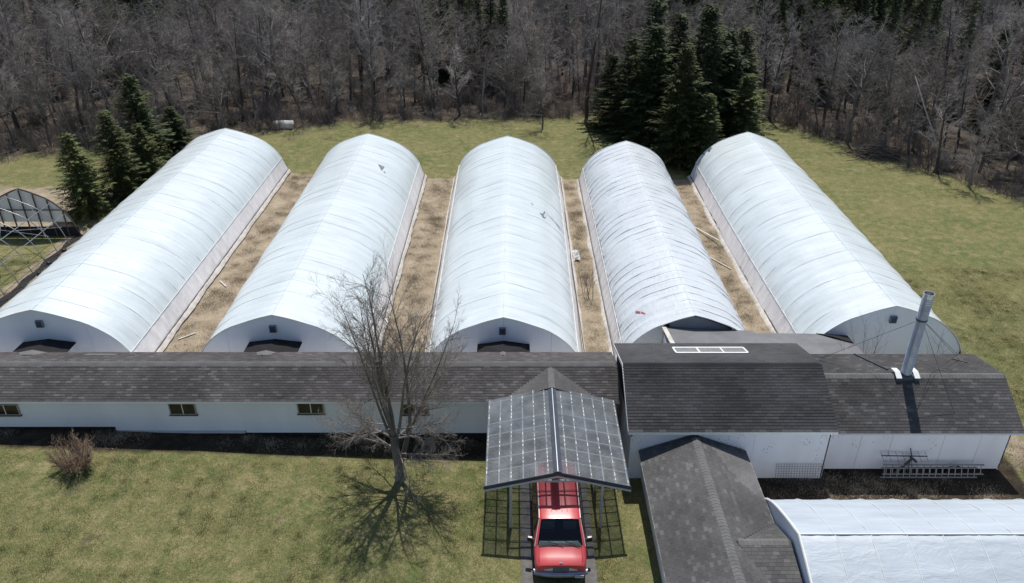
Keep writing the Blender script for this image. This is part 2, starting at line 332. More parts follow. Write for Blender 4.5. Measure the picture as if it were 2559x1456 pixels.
def greenhouse(label, cx, y0, y1, hw, h, zb, bays, sag, film, gable, bow=0.0, wrinkle=.012, flare=0.0, seed=1, rag=.05):
    r_ = random.Random(seed)
    g = empty('greenhouse', (cx, y0, zb), 0, label, 'greenhouse', 'row of white polytunnel greenhouses')
    L_ = y1-y0; bl = L_/bays; bil = [(r_.uniform(.7, 2.2), r_.uniform(0, 6.28), r_.uniform(-.5, .5)) for _ in range(5)]
    rows = []; ys = []
    amp = [r_.uniform(.7, 1.3) for _ in range(bays)]
    ph = [[r_.uniform(0, 6.28) for _ in range(5)] for _ in range(4)]
    for i in range(bays):
        for t in BAYT: ys.append((y0+(i+t)*bl, math.sin(math.pi*t)**.7*sag*amp[i], t))
    ys.append((y1, 0, 0))
    for y, s_, t in ys:
        row = []
        lat = flare*((y-y0)/L_-.5)
        for q, (px, pz) in enumerate(FULL):
            side = abs(q-14)/14
            wv = wrinkle*(math.sin(y*5.1+q*1.3+ph[0][0]) + .7*math.sin(y*9.7-q*2.1+ph[0][1]) + .6*math.sin(y*2.3+q*.6+ph[0][2]))*(0 if t == 0 else 1)
            d = s_*(.25+.75*side) - wv*.6 + .012*sum(math.sin(y*w_+p_+q*c_) for w_, p_, c_ in bil)*min(1, side*2)*(1-max(0, side-.85)/.15)
            nxv = px/hw; nzv = pz; l = math.hypot(px, pz) or 1
            wob = bow*math.sin(math.pi*(y-y0)/L_)*(1 if px > 0 else -1)*side
            row.append((cx + px*(hw+lat) - d*px/l + wob, y, zb + pz*h - d*.8*pz/l - .025*math.sin(math.pi*(y-y0)/L_*3)*(1-side)))
        rows.append(row)
    MB().grid(rows).build('film_cover', film, g, True)
    # hoops that press against the film
    for i in range(bays+1):
        y = y0+i*bl; lat = flare*((y-y0)/L_-.5); wob = bow*math.sin(math.pi*(y-y0)/L_)
        pts = []
        for q, (px, pz) in enumerate(FULL):
            side = abs(q-14)/14
            pts.append((cx+px*(hw+lat+.002)+wob*(1 if px > 0 else -1)*side, y + r_.uniform(-.008, .008), zb+pz*h+.002*pz - .025*math.sin(math.pi*(y-y0)/L_*3)*(1-side)))
        mb = MB(); mb.tube(pts, .012 if sag > .03 else .008, 4, cap=False); mb.build('hoop', M['hoop_line'], g, True)
    # side walls, rail and ground batten
    for s in (-1, 1):
        rows = []; bat = []
        for y, s_, t in ys:
            lat = flare*((y-y0)/L_-.5); wob = bow*math.sin(math.pi*(y-y0)/L_)
            xt = cx + s*(.905*(hw+lat) + wob); zt = zb+.31*h; xb = cx + s*(hw+lat+wob+.03*math.sin(y*.8)); row = []
            for k in range(6):
                f = k/5
                row.append((lerp(xt, xb, f) - s*(s_*.9+.02*math.sin(y*4.3+f*6)+.012*math.sin(y*11))*math.sin(math.pi*f), y, lerp(zt, zb-.05, f)))
            rows.append(row)
        MB().grid(rows).build('sidewall_film', M['side_film'], g, True)
        mb = MB(); mb.tube([(cx+s*(.905*(hw+flare*(t-.5))+bow*math.sin(math.pi*t)+.012), lerp(y0, y1, t), zb+.31*h+.01) for t in [i/20 for i in range(21)]], .022, 5); mb.build('rail', M['white_metal'], g)
        # loose film edge weighed down along the ground
        rows = []
        n = int(L_/.35)
        for i in range(n+1):
            t = i/n; y = lerp(y0, y1, t); xb = cx+s*(hw+flare*(t-.5)+bow*math.sin(math.pi*t)); w = .10+rag*(r_.random()+.6*math.sin(y*1.3)); hh = .05+.05*r_.random()
            rows.append([(xb-s*.02, y, zb+.10+hh), (xb+s*.05, y, zb+.07+hh), (xb+s*(.05+w*.6), y, zb+.03+.03*r_.random()), (xb+s*(.06+w), y, zb-.03)])
        MB().grid(rows).build('film_skirt', M['pale_batten'], g, True)
        mb = MB(); mb.bar((cx+s*(hw-.02), y0+.1, zb+.10), (cx+s*(hw-.02), y1-.1, zb+.10), .05, .2); mb.build('base_board', M['wood_dark'], g)
    # end walls
    prof = arch(cx, hw-flare*.5, h, zb, y0)
    if gable: gable(g, cx, y0, hw-flare*.5, h, zb)
    far = [(x, y1+.02, z-.02) for x, _, z in arch(cx, hw+flare*.5, h, zb, y1)]
    MB().poly([(cx-hw, y1+.02, zb)] + far + [(cx+hw, y1+.02, zb)]).build('end_wall', M['white_board'], g)
    # rim where the film is fixed on the end hoops
    for y, f in ((y0-.005, -flare*.5), (y1+.005, flare*.5)):
        mb = MB(); mb.tube([(x, y, z+.012) for x, _, z in arch(cx, hw+f+.01, h, zb, y)], .03, 6); mb.build('end_rim', M['white_metal'], g)
    # crest fold
    mb = MB(); mb.tube([(cx, lerp(y0, y1, i/24), zb+h+.004-.025*math.sin(math.pi*i/24*3)) for i in range(25)], .012, 5); mb.build('ridge_seam', M['film'], g)
    return g
def plain_gable(vent_dx, conn):
    def f(g, cx, y0, hw, h, zb):
        a = arch(cx, hw-.03, h-.03, zb, y0)
        # sheet siding: three panels split at the connector, joints left open by a few millimetres
        def panel(xa, xb):
            pts = [(xa, y0+.03, zb)]
            zs = lambda x: next(lerp(p[2], q[2], (x-p[0])/(q[0]-p[0])) for p, q in zip(a, a[1:]) if p[0]-1e-6 <= x <= q[0]+1e-6)
            xs = [xa] + [p[0] for p in a if xa < p[0] < xb] + [xb]
            return [(xb, y0+.03, zb)] + [(x, y0+.03, zs(x)) for x in xs[::-1]] + [(xa, y0+.03, zb)]
        w = hw*.89
        cuts = [-w, -2.44, 0, 2.44, w]
        for p, q in zip(cuts, cuts[1:]):
            MB().prism(panel(cx+p+.004, cx+q-.004)[::-1], (0, .02, 0)).build('gable_panel', M['white_board'], g)
        vx = cx+vent_dx; vz = zb+h-.78
        v = MB().box(vx-.17, vx+.17, y0-.10, y0+.028, vz-.19, vz+.19).build('vent', M['vent'], g)
        for k in range(5): MB().box(vx-.13, vx+.13, y0-.12, y0-.104, vz-.14+k*.065, vz-.10+k*.065).build('louvre', M['dark_metal'], v)
    return f
def torn_gable(g, cx, y0, hw, h, zb):
    a = arch(cx, hw-.03, h-.03, zb, y0)
    zs = lambda x: next(lerp(p[2], q[2], (x-p[0])/(q[0]-p[0])) for p, q in zip(a, a[1:]) if p[0]-1e-6 <= x <= q[0]+1e-6)
    xs = sorted([p[0] for p in a if p[0] < cx-1.55] + [cx-1.55])
    MB().prism([(cx-1.55, y0+.03, zb)] + [(x, y0+.03, zs(x)) for x in xs[::-1]] + [(a[0][0], y0+.03, zb)], (0, .02, 0)).build('gable_panel', M['film_wrinkled'], g)
    xs = sorted([p[0] for p in a if p[0] > cx+2.75] + [cx+2.75])
    MB().prism([(a[-1][0], y0+.03, zb)] + [(x, y0+.03, zs(x)) for x in xs[::-1]] + [(cx+2.75, y0+.03, zb)], (0, .02, 0)).build('gable_panel', M['film_wrinkled'], g)
    MB().box(cx-1.5, cx+2.7, y0+.03, y0+.05, zb, zb+2.2).build('gable_panel', M['film_wrinkled'], g)
    # board hung inside behind the torn opening
    xs = [cx-1.15+.35*i for i in range(11)]
    MB().prism([(x, y0+.5, min(zs(x)-.30, zb+3.05)) for x in xs] + [(cx+2.1, y0+.5, zb+2.05), (cx-1.15, y0+.5, zb+2.45)], (0, .03, 0)).build('hung_board', M['grey_wall'], g)
    mb = MB(); mb.bar((cx-1.55, y0-.02, zb+2.72), (cx-1.62, y0-.02, zb+.5), .12, .05); mb.build('edge_batten', M['pale_batten'], g)
# name, ridge x, near y, far y, half width, height, base, bays, sag
G1 = greenhouse('leftmost covered greenhouse, grey side strip facing a tan grass path', -23.64, 33.2, 62.7, 4.72, 3.64, gz(-23.6), 23, .030, M['film'], plain_gable(.2, 0), seed=11, wrinkle=.010)
G2 = greenhouse('second greenhouse from the left, smooth white film, partly behind the bare tree', -11.95, 33.35, 62.5, 4.5, 3.64, gz(-12), 23, .016, M['film'], plain_gable(-.05, 0), seed=12, wrinkle=.003)
G3 = greenhouse('middle greenhouse with seamed ridge and a dark tear in its right flank', -.52, 33.65, 62.85, 4.38, 3.64, .0, 23, .013, M['film'], plain_gable(-.05, 0), bow=.04, flare=.2, seed=13, wrinkle=.003)
G4 = greenhouse('narrow wrinkled greenhouse with close ribs and a torn dark front opening', 9.22, 34.25, 62.3, 3.82, 3.40, .0, 33, .045, M['film_wrinkled'], torn_gable, seed=14, wrinkle=.014, rag=.08)
G5 = greenhouse('rightmost long greenhouse beside the chimney and the open lawn', 19.32, 34.3, 63.0, 4.42, 3.93, .0, 22, .030, M['film'], plain_gable(.0, 0), bow=.12, seed=15, wrinkle=.008, rag=.08)
def on_arch(cx, hw, h, zb, f, y, lift=.02):
    """point on the flank: f in -1..1 across"""
    a = abs(f)*14; i = min(13, int(a)); t = a-i
    px = lerp(HALF[i][0], HALF[i+1][0], t)*(1 if f >= 0 else -1); pz = lerp(HALF[i][1], HALF[i+1][1], t)
    return (cx+px*(hw+lift), y, zb+pz*h+lift)
def patch(g, name, m, args, corners, lift=.03):
    MB().poly([on_arch(*args, f, y, lift) for f, y in corners]).build(name, m, g)
A3 = (-.52, 4.42, 3.64, 0); A2 = (-11.95, 4.5, 3.64, gz(-12)); A4 = (9.22, 3.82, 3.4, 0)
patch(G3, 'tear', M['vent'], A3, [(.34, 49.8), (.52, 48.1), (.57, 49.3)]); patch(G3, 'torn_flap', M['film'], A3, [(.52, 48.3), (.545, 48.15), (.575, 49.1), (.56, 49.2)], .05)
patch(G3, 'tear', M['grey_wall'], A3, [(.56, 49.3), (.66, 48.9), (.80, 48.7), (.88, 48.4), (.78, 49.2), (.68, 49.5)])
patch(G2, 'tear', M['vent'], A2, [(.34, 56.6), (.42, 55.7), (.44, 56.5)]); patch(G2, 'torn_flap', M['film'], A2, [(.44, 56.5), (.45, 55.6), (.48, 55.5), (.46, 56.4)], .05)
M['red_tape'] = mat('red_tape', (.5, .08, .09), .5, .2, 5)
patch(G4, 'repair_tape', M['red_tape'], A4, [(-.66, 36.6), (-.60, 36.25), (-.585, 36.32), (-.645, 36.68)]); patch(G4, 'repair_tape', M['red_tape'], A4, [(-.59, 36.2), (-.55, 35.85), (-.535, 35.92), (-.575, 36.27)])
for i in range(26):
    if i % 3 == 1 or rng.random() < .3: continue
    y = 34.6+i*1.08
    mb = MB(); mb.bar((-.52, y, 3.655), (-.52+.01, y+.45, 3.655), .03, .012); mb.build('seam_batten', M['pale_batten'], G3)

# ------------------------------------------------------------------ bare hoop frame at the far left
oz = gz(-33)
hf = empty('hoop_frame', (-33.3, 49, oz), 0, 'uncovered tunnel frame of bare pipes with one plastic end wall, far left', 'greenhouse')
OC, OHW, OH, OY0, OY1 = -33.4, 3.35, 3.5, 34.5, 49.6
yy = [OY0 + i*(OY1-OY0)/10 for i in range(11)]
OP = [(-x, z) for x, z in [(1.0, .0)] + HALF[::-1]][:-1] + HALF + [(1.0, 0)]
for y in yy:
    mb = MB(); mb.tube([(OC+px*OHW, y, oz+pz*OH) for px, pz in OP], .028 if y < OY1-.1 else .05, 6); mb.build('hoop', M['steel'] if y < OY1-.1 else M['wood_dark'], hf, True)
for f in (-.75, 0, .55, .82):
    mb = MB(); mb.tube([on_arch(OC, OHW, OH, oz, f, y, -.03) for y in (OY0, OY1)], .024, 6); mb.build('purlin', M['steel'], hf)
for a, b in (((.92, 46.5), (.15, 49.3)), ((.55, 45), (.95, 48.4)), ((.92, 41), (.35, 45)), ((.3, 44.2), (.93, 46.8)), ((.95, 38), (.5, 42))):
    mb = MB(); mb.tube([on_arch(OC, OHW, OH, oz, *a, -.06), on_arch(OC, OHW, OH, oz, *b, -.06)], .022, 5); mb.build('brace', M['steel'], hf)
far = [(OC+px*OHW*.985, OY1+.05, oz+pz*OH*.985) for px, pz in OP]
MB().poly([p for p in far if p[2] > oz+.75] ).build('plastic_end', M['side_film'], hf)
mb = MB().box(OC-3.3, OC+3.3, OY1-.02, OY1+.03, oz-.05, oz+.72); mb.build('base_skirt', M['dark_void'], hf)
for i in range(-3, 4):
    x = OC+i*.86; h_ = oz+OH*next(lerp(p[1], q[1], (abs(i*.86/OHW)-p[0])/(q[0]-p[0])) for p, q in zip(PROF, PROF[1:]) if p[0] <= abs(i*.86/OHW) <= q[0]+1e-6)
    mb = MB(); mb.bar((x, OY1-.06, oz), (x, OY1-.06, h_-.03), .07, .07); mb.build('stud', M['wood_dark'], hf)
mb = MB(); mb.bar((OC-2.9, OY1-.10, oz+2.0), (OC+2.9, OY1-.10, oz+2.0), .06, .06); mb.build('cross_bar', M['wood_dark'], hf)
mb = MB(); rows = []
for i in range(31):
    y = lerp(33, 49.8, i/30); rows.append([(OC+2.85+.12*math.sin(i*1.3), y, oz+.01), (OC+3.05+.08*math.sin(i*.7), y, oz+.05), (OC+3.3+.1*math.sin(i*2.1), y, oz+.04), (OC+3.45+.1*math.sin(i*.9), y, oz+.0)])
mb.grid(rows); mb.build('weed_mat', M['dark_void'], None, True, 'black weed mat along the foot of the bare tunnel frame', 'weed mat')
for i, (dx, y) in enumerate(((3.35, 47.2), (3.3, 45.3), (3.45, 43.8))):
    mb = MB(); mb.lathe(0, 0, [(0, .16), (.12, .16), (.17, .10), (.15, 0)], 9); o = mb.build('plant_pot', M['black'], None, True, ('black plant pot nearest the plastic end wall of the bare frame', 'black plant pot second from the end wall of the bare frame', 'black plant pot farthest from the end wall of the bare frame')[i], 'plant pot', 'black pots by the bare frame', world=False); o.location = (OC+dx, y, oz+.02); o.rotation_euler = (.4*i, .3, i)
# ------------------------------------------------------------------ shingled roofs
FPX = 1960.0; CP, SP = math.cos(R(PITCH)), math.sin(R(PITCH))
def to_px(p):
    dz = p[2]-CAM_H; d = p[1]*CP - dz*SP
    return 1284+FPX*p[0]/d, 728-FPX*(p[1]*SP+dz*CP)/d, d
TONES = [i/11 for i in range(12)]
_sh = {}
def shingle_mesh(m, ti, w, ex, th):
    key = (m.name, ti, round(w, 3))
    if key not in _sh:
        L_ = ex+.03; mb = MB()
        mb.v = [(0, 0, 0), (w, 0, 0), (w, 0, th), (0, 0, th), (0, L_, .001), (w, L_, .001), (w, L_, .005), (0, L_, .005)]
        mb.f = [(0, 1, 2, 3), (3, 2, 6, 7), (0, 3, 7, 4), (1, 5, 6, 2), (4, 7, 6, 5)]
        me = mb.mesh('shingle', m); a = me.attributes.new('tone', 'FLOAT', 'POINT'); a.data.foreach_set('value', [TONES[ti]]*8)
        _sh[key] = me
    return _sh[key]
def shingled(thing, roof, slopes, m, ex=.14, w=.32, th=.022, tone=None, seed=3, most=300):
    """slopes: (origin at the left end of the eave, unit along the eave, unit up the slope, slope length, xrange(s))"""
    r_ = random.Random(seed); full = []; rest = []
    for (o, u, up, length, xr) in slopes:
        o = Vector(o); u = Vector(u).normalized(); up = Vector(up).normalized(); n = u.cross(up)
        k = 0
        while k*ex < length-.03:
            s = k*ex; a, b = xr(s); x = a - (k % 2)*w/2 - r_.uniform(0, .05); e = min(ex, length-s)
            sag = r_.uniform(-.004, .004)
            while x < b:
                xa, xb = max(a, x), min(b, x+w); x += w
                if xb-xa < .02: continue
                p = o + u*xa + up*(s+sag*(1 if k else 0)+r_.uniform(-.003, .003)) + n*.004
                t = tone(p, r_) if tone else r_.random()
                whole = xb-xa > w-.002 and e > ex-.001
                (full if whole else rest).append((p, u, up, n, xb-xa-.006, e, min(1, max(0, t))))
            k += 1
    def area(q):
        p, n = q[0], q[3]; c = Vector((0, 0, CAM_H)); px, py, d = to_px(p)
        if not (10 < px < 2549 and 10 < py < 1446): return 0
        v = c-p; return max(0, n.dot(v.normalized()))/v.length_squared
    full.sort(key=area, reverse=True)
    for p, u, up, n, ww, e, t in full[:most]:
        ti = min(11, int(t*12)); ob = bpy.data.objects.new('shingle', shingle_mesh(m, ti, w-.006, ex, th)); COL.objects.link(ob)
        ob.parent = roof
        ob.matrix_basis = Matrix(((u.x, up.x, n.x, p.x), (u.y, up.y, n.y, p.y), (u.z, up.z, n.z, p.z), (0, 0, 0, 1)))
        ob.matrix_parent_inverse = wmat(roof).inverted()
    mb = MB(); tv = []
    for p, u, up, n, ww, e, t in full[most:] + rest:
        L_ = e+.03 if e > ex-.001 else e
        b = len(mb.v)
        for q in ((0, 0, 0), (ww, 0, 0), (ww, 0, th), (0, 0, th), (0, L_, .001), (ww, L_, .001), (ww, L_, .005), (0, L_, .005)):
            c = p + u*q[0] + up*q[1] + n*q[2]; mb.v.append((c.x, c.y, c.z))
        mb.f += [tuple(b+i for i in f) for f in ((0, 1, 2, 3), (3, 2, 6, 7), (0, 3, 7, 4), (1, 5, 6, 2), (4, 7, 6, 5))]
        tv += [t]*8
    if mb.v:
        ob = mb.build('shingle_field', m, roof, kind='stuff')
        a = ob.data.attributes.new('tone', 'FLOAT', 'POINT'); a.data.foreach_set('value', tv)
def along_x(x0, x1, ye, ze, yr, zr):
    """slope whose eave runs along X at (ye, ze) and whose top is at (yr, zr)"""
    L_ = math.hypot(yr-ye, zr-ze); up = (0, (yr-ye)/L_, (zr-ze)/L_)
    if yr > ye: return ((x0, ye, ze), (1, 0, 0), up, L_, lambda s: (0, x1-x0))
    return ((x1, ye, ze), (-1, 0, 0), up, L_, lambda s: (0, x1-x0))
def slab(mb, x0, x1, ye, ze, yr, zr, th=.08):
    mb.prism([(x0, ye, ze), (x1, ye, ze), (x1, yr, zr), (x0, yr, zr)], (0, 0, -th))
def clumpy(base, amp, hi=.12):
    def f(p, r_):
        v = base + amp*(math.sin(p.x*2.1+p.y*1.7)*math.sin(p.x*.7-p.y*2.9)) + r_.gauss(0, .11)
        if r_.random() < hi: v += .6
        return v
    return f
def ridge_caps(roof, a, b, width, pitch_a, pitch_b, step=.16, m=None):
    """overlapping cap shingles folded over a ridge running from a to b"""
    a = Vector(a); b = Vector(b); d = b-a; n = int(d.length/step); d.normalize(); sx = d.cross(Vector((0, 0, 1)))
    base = MB(); 
    for i in range(n):
        p = a + d*step*i; q = p + d*(step*1.25); lift = .028; w = width*rng.uniform(.96, 1.04)
        base.prism([p - sx*w + Vector((0, 0, -w*pitch_a+lift)), p + Vector((0, 0, lift+.012)), q + Vector((0, 0, lift)), q - sx*w + Vector((0, 0, -w*pitch_a+lift-.012))], (0, 0, -.018))
        base.prism([p + Vector((0, 0, lift+.012)), p + sx*w + Vector((0, 0, -w*pitch_b+lift)), q + sx*w + Vector((0, 0, -w*pitch_b+lift-.012)), q + Vector((0, 0, lift))], (0, 0, -.018))
    base.build('ridge_cap', m or M['ridge_cap'], roof)
def window(parent, x0, x1, z0, z1, y, split=True):
    # frame with a real opening: four bars
    f = .055; mb = MB()
    mb.box(x0, x1, y-.06, y, z1-f, z1).box(x0, x1, y-.06, y, z0, z0+f).box(x0, x0+f, y-.057, y, z0+f, z1-f).box(x1-f, x1, y-.057, y, z0+f, z1-f)
    wo = mb.build('window', M['alu'], parent)
    xm = (x0+x1)/2
    MB().box(xm-.02, xm+.02, y-.05, y, z0+f, z1-f).build('mullion', M['white_metal'], wo)
    MB().box(x0+f, xm-.02, y-.03, y-.02, z0+f, z1-f).build('pane', M['glass_dark'], wo)
    MB().box(xm+.02, x1-f, y-.04, y-.03, z0+f, z1-f).build('pane', M['glass_dark'], wo)
    MB().box(x0-.04, x1+.04, y-.10, y, z0-.04, z0-.002).build('sill', M['wood_dark'], wo)

# --- long low barn on the left
BX0, BX1, BEY, BEZ, BRY, BRZ, BBY, BBZ, BWY = -32.0, 4.74, 28.33, 2.45, 30.0, 3.38, 31.9, 2.70, 28.60
barn = empty('barn', (-13, 28.6, gz(-13)), 0, 'long low white barn with grey shingle roof across the left half', 'barn')
def bottom(x): return gz(x)-.1
steps = [(-32.0, -18.35, .80), (-18.35, -12.37, .58), (-12.37, -6.0, .46), (-6.0, .6, .44), (.6, 4.6, .42)]
for xa, xb, zb in steps:
    n = max(1, round((xb-xa)/2.44))
    for i in range(n):
        a, b = lerp(xa, xb, i/n), lerp(xa, xb, (i+1)/n)
        MB().box(a+.0015, b-.0015, BWY, BWY+.06, zb, 2.62).build('wall_panel', M['white_board'], barn)
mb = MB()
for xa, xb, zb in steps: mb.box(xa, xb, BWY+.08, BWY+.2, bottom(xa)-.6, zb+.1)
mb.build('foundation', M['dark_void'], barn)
MB().box(-18.3, -12.4, BWY-.03, BWY-.004, .44, .575).build('skirting_board', M['grey_wall'], barn)
MB().box(BX0, 4.6, 31.55, 31.65, -.3, 2.7).build('back_wall', M['white_board'], barn)
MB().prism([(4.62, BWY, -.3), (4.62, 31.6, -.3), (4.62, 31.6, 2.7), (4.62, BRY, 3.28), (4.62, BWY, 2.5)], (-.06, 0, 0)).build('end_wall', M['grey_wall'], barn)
mb = MB(); slab(mb, BX0, BX1, BEY, BEZ, BRY, BRZ); slab(mb, BX0, BX1, BRY+.004, BRZ, BBY, BBZ)
mb.prism([(1.68, 29.9, 3.29), (1.68, 28.2, 3.29), (-.62, 28.2, 2.49)], (0, 0, -.04)); mb.prism([(1.681, 29.9, 3.29), (3.98, 28.2, 2.49), (1.681, 28.2, 3.29)], (0, 0, -.04))
broof = mb.build('roof', M['dark_void'], barn)
def tri(side):
    # cross gable slope: eave foot at x, ridge at 1.68; courses run along Y
    dx = 2.30; dz = .80; L_ = math.hypot(dx, dz)
    if side < 0: return ((-.62, 29.9, 2.50), (0, -1, 0), (dx/L_, 0, dz/L_), L_, lambda s: (1.70*(1-s/L_), 1.70))
    return ((3.98, 28.2, 2.50), (0, 1, 0), (-dx/L_, 0, dz/L_), L_, lambda s: (0, 1.70*s/L_))
shingled(barn, broof, [along_x(BX0, BX1, BEY-.03, BEZ+.005, BRY, BRZ+.005), along_x(BX0, BX1, BBY, BBZ+.006, BRY, BRZ+.006)], M['shingle_left'], tone=clumpy(.34, .06, .12), seed=5, w=.27, ex=.13)
dorm = empty('cross_gable', (1.68, 28.2, 2.5)); dorm.parent = barn; dorm.matrix_parent_inverse = wmat(barn).inverted()
mb = MB(); mb.prism([(1.68, 28.24, 3.23), (-.5, 28.24, 2.46), (3.86, 28.24, 2.46)], (0, .03, 0)); mb.build('gable_board', M['grey_wall'], dorm)
shingled(barn, dorm, [tri(-1), tri(1)], M['shingle_annex'], tone=lambda p, r_: .40+r_.gauss(0, .07), seed=6, most=0)
ridge_caps(broof, (1.68, 28.2, 3.30), (1.68, 29.8, 3.30), .14, .35, .35)
ridge_caps(broof, (BX0, BRY, BRZ+.01), (BX1, BRY, BRZ+.01), .16, .40, .56)
MB().box(BX0, BX1, BEY-.005, BEY+.018, BEZ-.13, BEZ-.01).build('fascia', M['white_board'], barn)
for xa, xb, za, zb in ((-23.75, -22.45, 1.50, 2.12), (-15.63, -14.42, 1.53, 2.18), (-9.81, -8.60, 1.58, 2.22), (-5.05, -3.87, 1.53, 2.12)):
    window(barn, xa, xb, za, zb, BWY-.002)
MB().prism([(-20.6, 31.25, BBZ+.265), (-19.1, 31.30, BBZ+.25), (-18.9, 31.52, BBZ+.175), (-20.4, 31.55, BBZ+.165)][::-1], (0, 0, .012)).build('repair_patch', M['ridge_cap'], barn)
M['tar_felt'] = mat('black_tar_felt', (.014, .012, .014), .9, .3, 2, .2, 40)
# --- covered links from the barn to the first three greenhouses
def link(cx, yg, zr, ze, lbl):
    t = empty('link_roof', (cx, yg, 0), 0, lbl, 'roof', 'link roofs between barn and greenhouses')
    yb = 31.25
    ym = yb+.62; zm = lerp(zr, 2.98, (yg-ym)/(yg-yb)); zn = ze+.03
    for s in (-1, 1):
        MB().prism([(cx+s*.001, yg+.02, zr), (cx+s*.001, ym, zm), (cx+s*1.33, ym, zn), (cx+s*1.33, yg+.02, ze)][::s], (0, 0, -.05)).build('felt_slope', M['tar_felt'], t)
        MB().prism([(cx+s*.001, ym-.002, zm+.01), (cx+s*.001, yb, 3.01), (cx+s*1.25, ym-.004, zn+.13)][::s], (0, 0, -.05)).build('cricket', M['ridge_cap'], t)
    for s in (-1, 1): MB().box(cx+s*1.22-.03, cx+s*1.22+.03, 31.7, yg+.02, 0, ze-.06).build('side_wall', M['white_board'], t)
link(-23.3, 33.2, 2.66, 2.46, 'low felt roof linking the barn to the leftmost covered greenhouse')
link(-12.0, 33.35, 2.56, 2.38, 'low felt roof linking the barn to the second greenhouse')
link(-.52, 33.65, 2.26, 2.05, 'low felt roof linking the barn to the middle greenhouse')

# --- taller middle shed
MX0, MX1, MEY, MEZ, MRY, MRZ, MBY, MBZ, MWY = 4.80, 13.55, 25.82, 2.76, 28.7, 4.20, 31.75, 3.30, 26.06
shed = empty('shed', (9, 26, 0), 0, 'tall middle shed with charcoal shingle roof and a white roof grille', 'shed')
for a, b, z0 in ((4.95, 7.6, -.1), (7.6, 10.2, -.1), (10.2, 13.42, -.05)):
    MB().box(a+.004, b-.004, MWY, MWY+.05, z0, 2.84).build('wall_panel', M['white_panel'], shed)
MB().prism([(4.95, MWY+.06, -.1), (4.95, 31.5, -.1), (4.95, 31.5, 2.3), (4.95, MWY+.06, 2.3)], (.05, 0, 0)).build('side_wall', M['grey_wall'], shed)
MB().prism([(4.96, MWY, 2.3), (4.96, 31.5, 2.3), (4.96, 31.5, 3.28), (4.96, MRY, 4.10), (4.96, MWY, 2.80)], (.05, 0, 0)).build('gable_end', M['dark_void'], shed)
MB().prism([(13.40, MWY, -.1), (13.40, 31.5, -.1), (13.40, 31.5, 3.28), (13.40, MRY, 4.10), (13.40, MWY, 2.80)], (-.05, 0, 0)).build('side_wall', M['white_panel'], shed)
MB().box(5.05, 13.3, 31.4, 31.5, 0, 3.2).build('back_wall', M['white_board'], shed)
mb = MB(); slab(mb, MX0, MX1, MEY, MEZ, MRY, MRZ, .12); slab(mb, MX0, MX1, MRY+.004, MRZ, MBY, MBZ, .12)
sroof = mb.build('roof', M['dark_void'], shed)
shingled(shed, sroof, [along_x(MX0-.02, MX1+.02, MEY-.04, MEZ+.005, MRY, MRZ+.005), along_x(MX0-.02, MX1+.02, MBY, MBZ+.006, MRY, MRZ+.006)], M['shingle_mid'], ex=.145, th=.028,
         tone=lambda p, r_: (.34 if p.y < MRY else .85) + .12*math.sin(p.x*1.3+p.y)*math.sin(p.y*2-p.x*.6) + r_.gauss(0, .12) + (1.0 if p.y < 25.9 and r_.random() < .45 else 0), seed=8)  # back slope tone raised to put its sunlit brightness into the colour
ridge_caps(sroof, (MX0, MRY, MRZ+.01), (MX1, MRY, MRZ+.01), .17, .30, .50, m=M['shingle_mid'])
MB().box(MX0, MX1, MEY-.012, MEY+.012, MEZ-.15, MEZ-.012).build('fascia', M['white_metal'], shed)
for s, (ya, za, yb, zb) in enumerate(((MEY, MEZ, MRY, MRZ), (MRY, MRZ, MBY, MBZ))):
    MB().prism([(MX0-.03, ya, za+.03), (MX0-.03, yb, zb+.03), (MX0-.03, yb, zb-.13), (MX0-.03, ya, za-.13)], (.026, 0, 0)).build('barge_board', M['white_metal'], shed)
# white grille lying on the back slope
def bs(x, y, l): return (x, y, MRZ + (y-MRY)*(MBZ-MRZ)/(MBY-MRY) + l)
gr = empty('roof_grille', bs(9.1, 30.5, .03)); gr.parent = shed; gr.matrix_parent_inverse = wmat(shed).inverted()
ga, gb, gc, gd = 7.45, 10.75, 30.15, 30.95
for a, b in (((ga, gc), (gb, gc)), ((ga, gd), (gb, gd)), ((ga, gc), (ga, gd)), ((gb, gc), (gb, gd)), ((8.55, gc), (8.55, gd)), ((9.65, gc), (9.65, gd))):
    m_ = MB(); m_.bar(bs(*a, .06), bs(*b, .06), .075, .07); m_.build('frame_bar', M['white_metal'], gr)
for i in range(46):
    x = lerp(ga+.06, gb-.06, i/45)
    m_ = MB(); m_.bar(bs(x, gc, .055), bs(x, gd, .055), .028, .04); m_.build('louvre', M['dull_white'], gr)
MB().prism([bs(ga, gc, .028), bs(gb, gc, .028), bs(gb, gd, .028), bs(ga, gd, .028)], (0, 0, .004)).build('backing', M['ridge_cap'], gr)
# --- felt roofs behind the shed, towards the fourth and fifth greenhouse
t = empty('link_roof', (10, 33, 0), 0, 'wide grey felt roof between the shed and the torn greenhouse', 'roof', 'link roofs between barn and greenhouses')
MB().prism([(7.62, 34.3, 2.72), (7.75, 31.5, 3.02), (13.62, 31.5, 3.00), (12.2, 34.3, 2.46)][::-1], (0, 0, -.06)).build('roof_slope', M['roll_roof'], t)
MB().box(7.7, 12.0, 31.6, 34.2, 0, 2.35).build('wall', M['white_board'], t)
mb = MB(); mb.bar((7.66, 34.28, 2.74), (7.80, 31.6, 3.03), .22, .05); mb.build('edge_strip', M['pale_batten'], t)
t = empty('link_roof', (15.5, 33, 0), 0, 'grey felt roof between the right shed and the rightmost greenhouse', 'roof', 'link roofs between barn and greenhouses')
MB().prism([(12.45, 34.30, 2.34), (12.6, 31.3, 2.88), (16.9, 30.85, 2.90), (17.2, 34.3, 2.12), (15.7, 34.3, 2.28)][::-1], (0, 0, -.05)).build('roof_slope', M['roll_roof'], t)
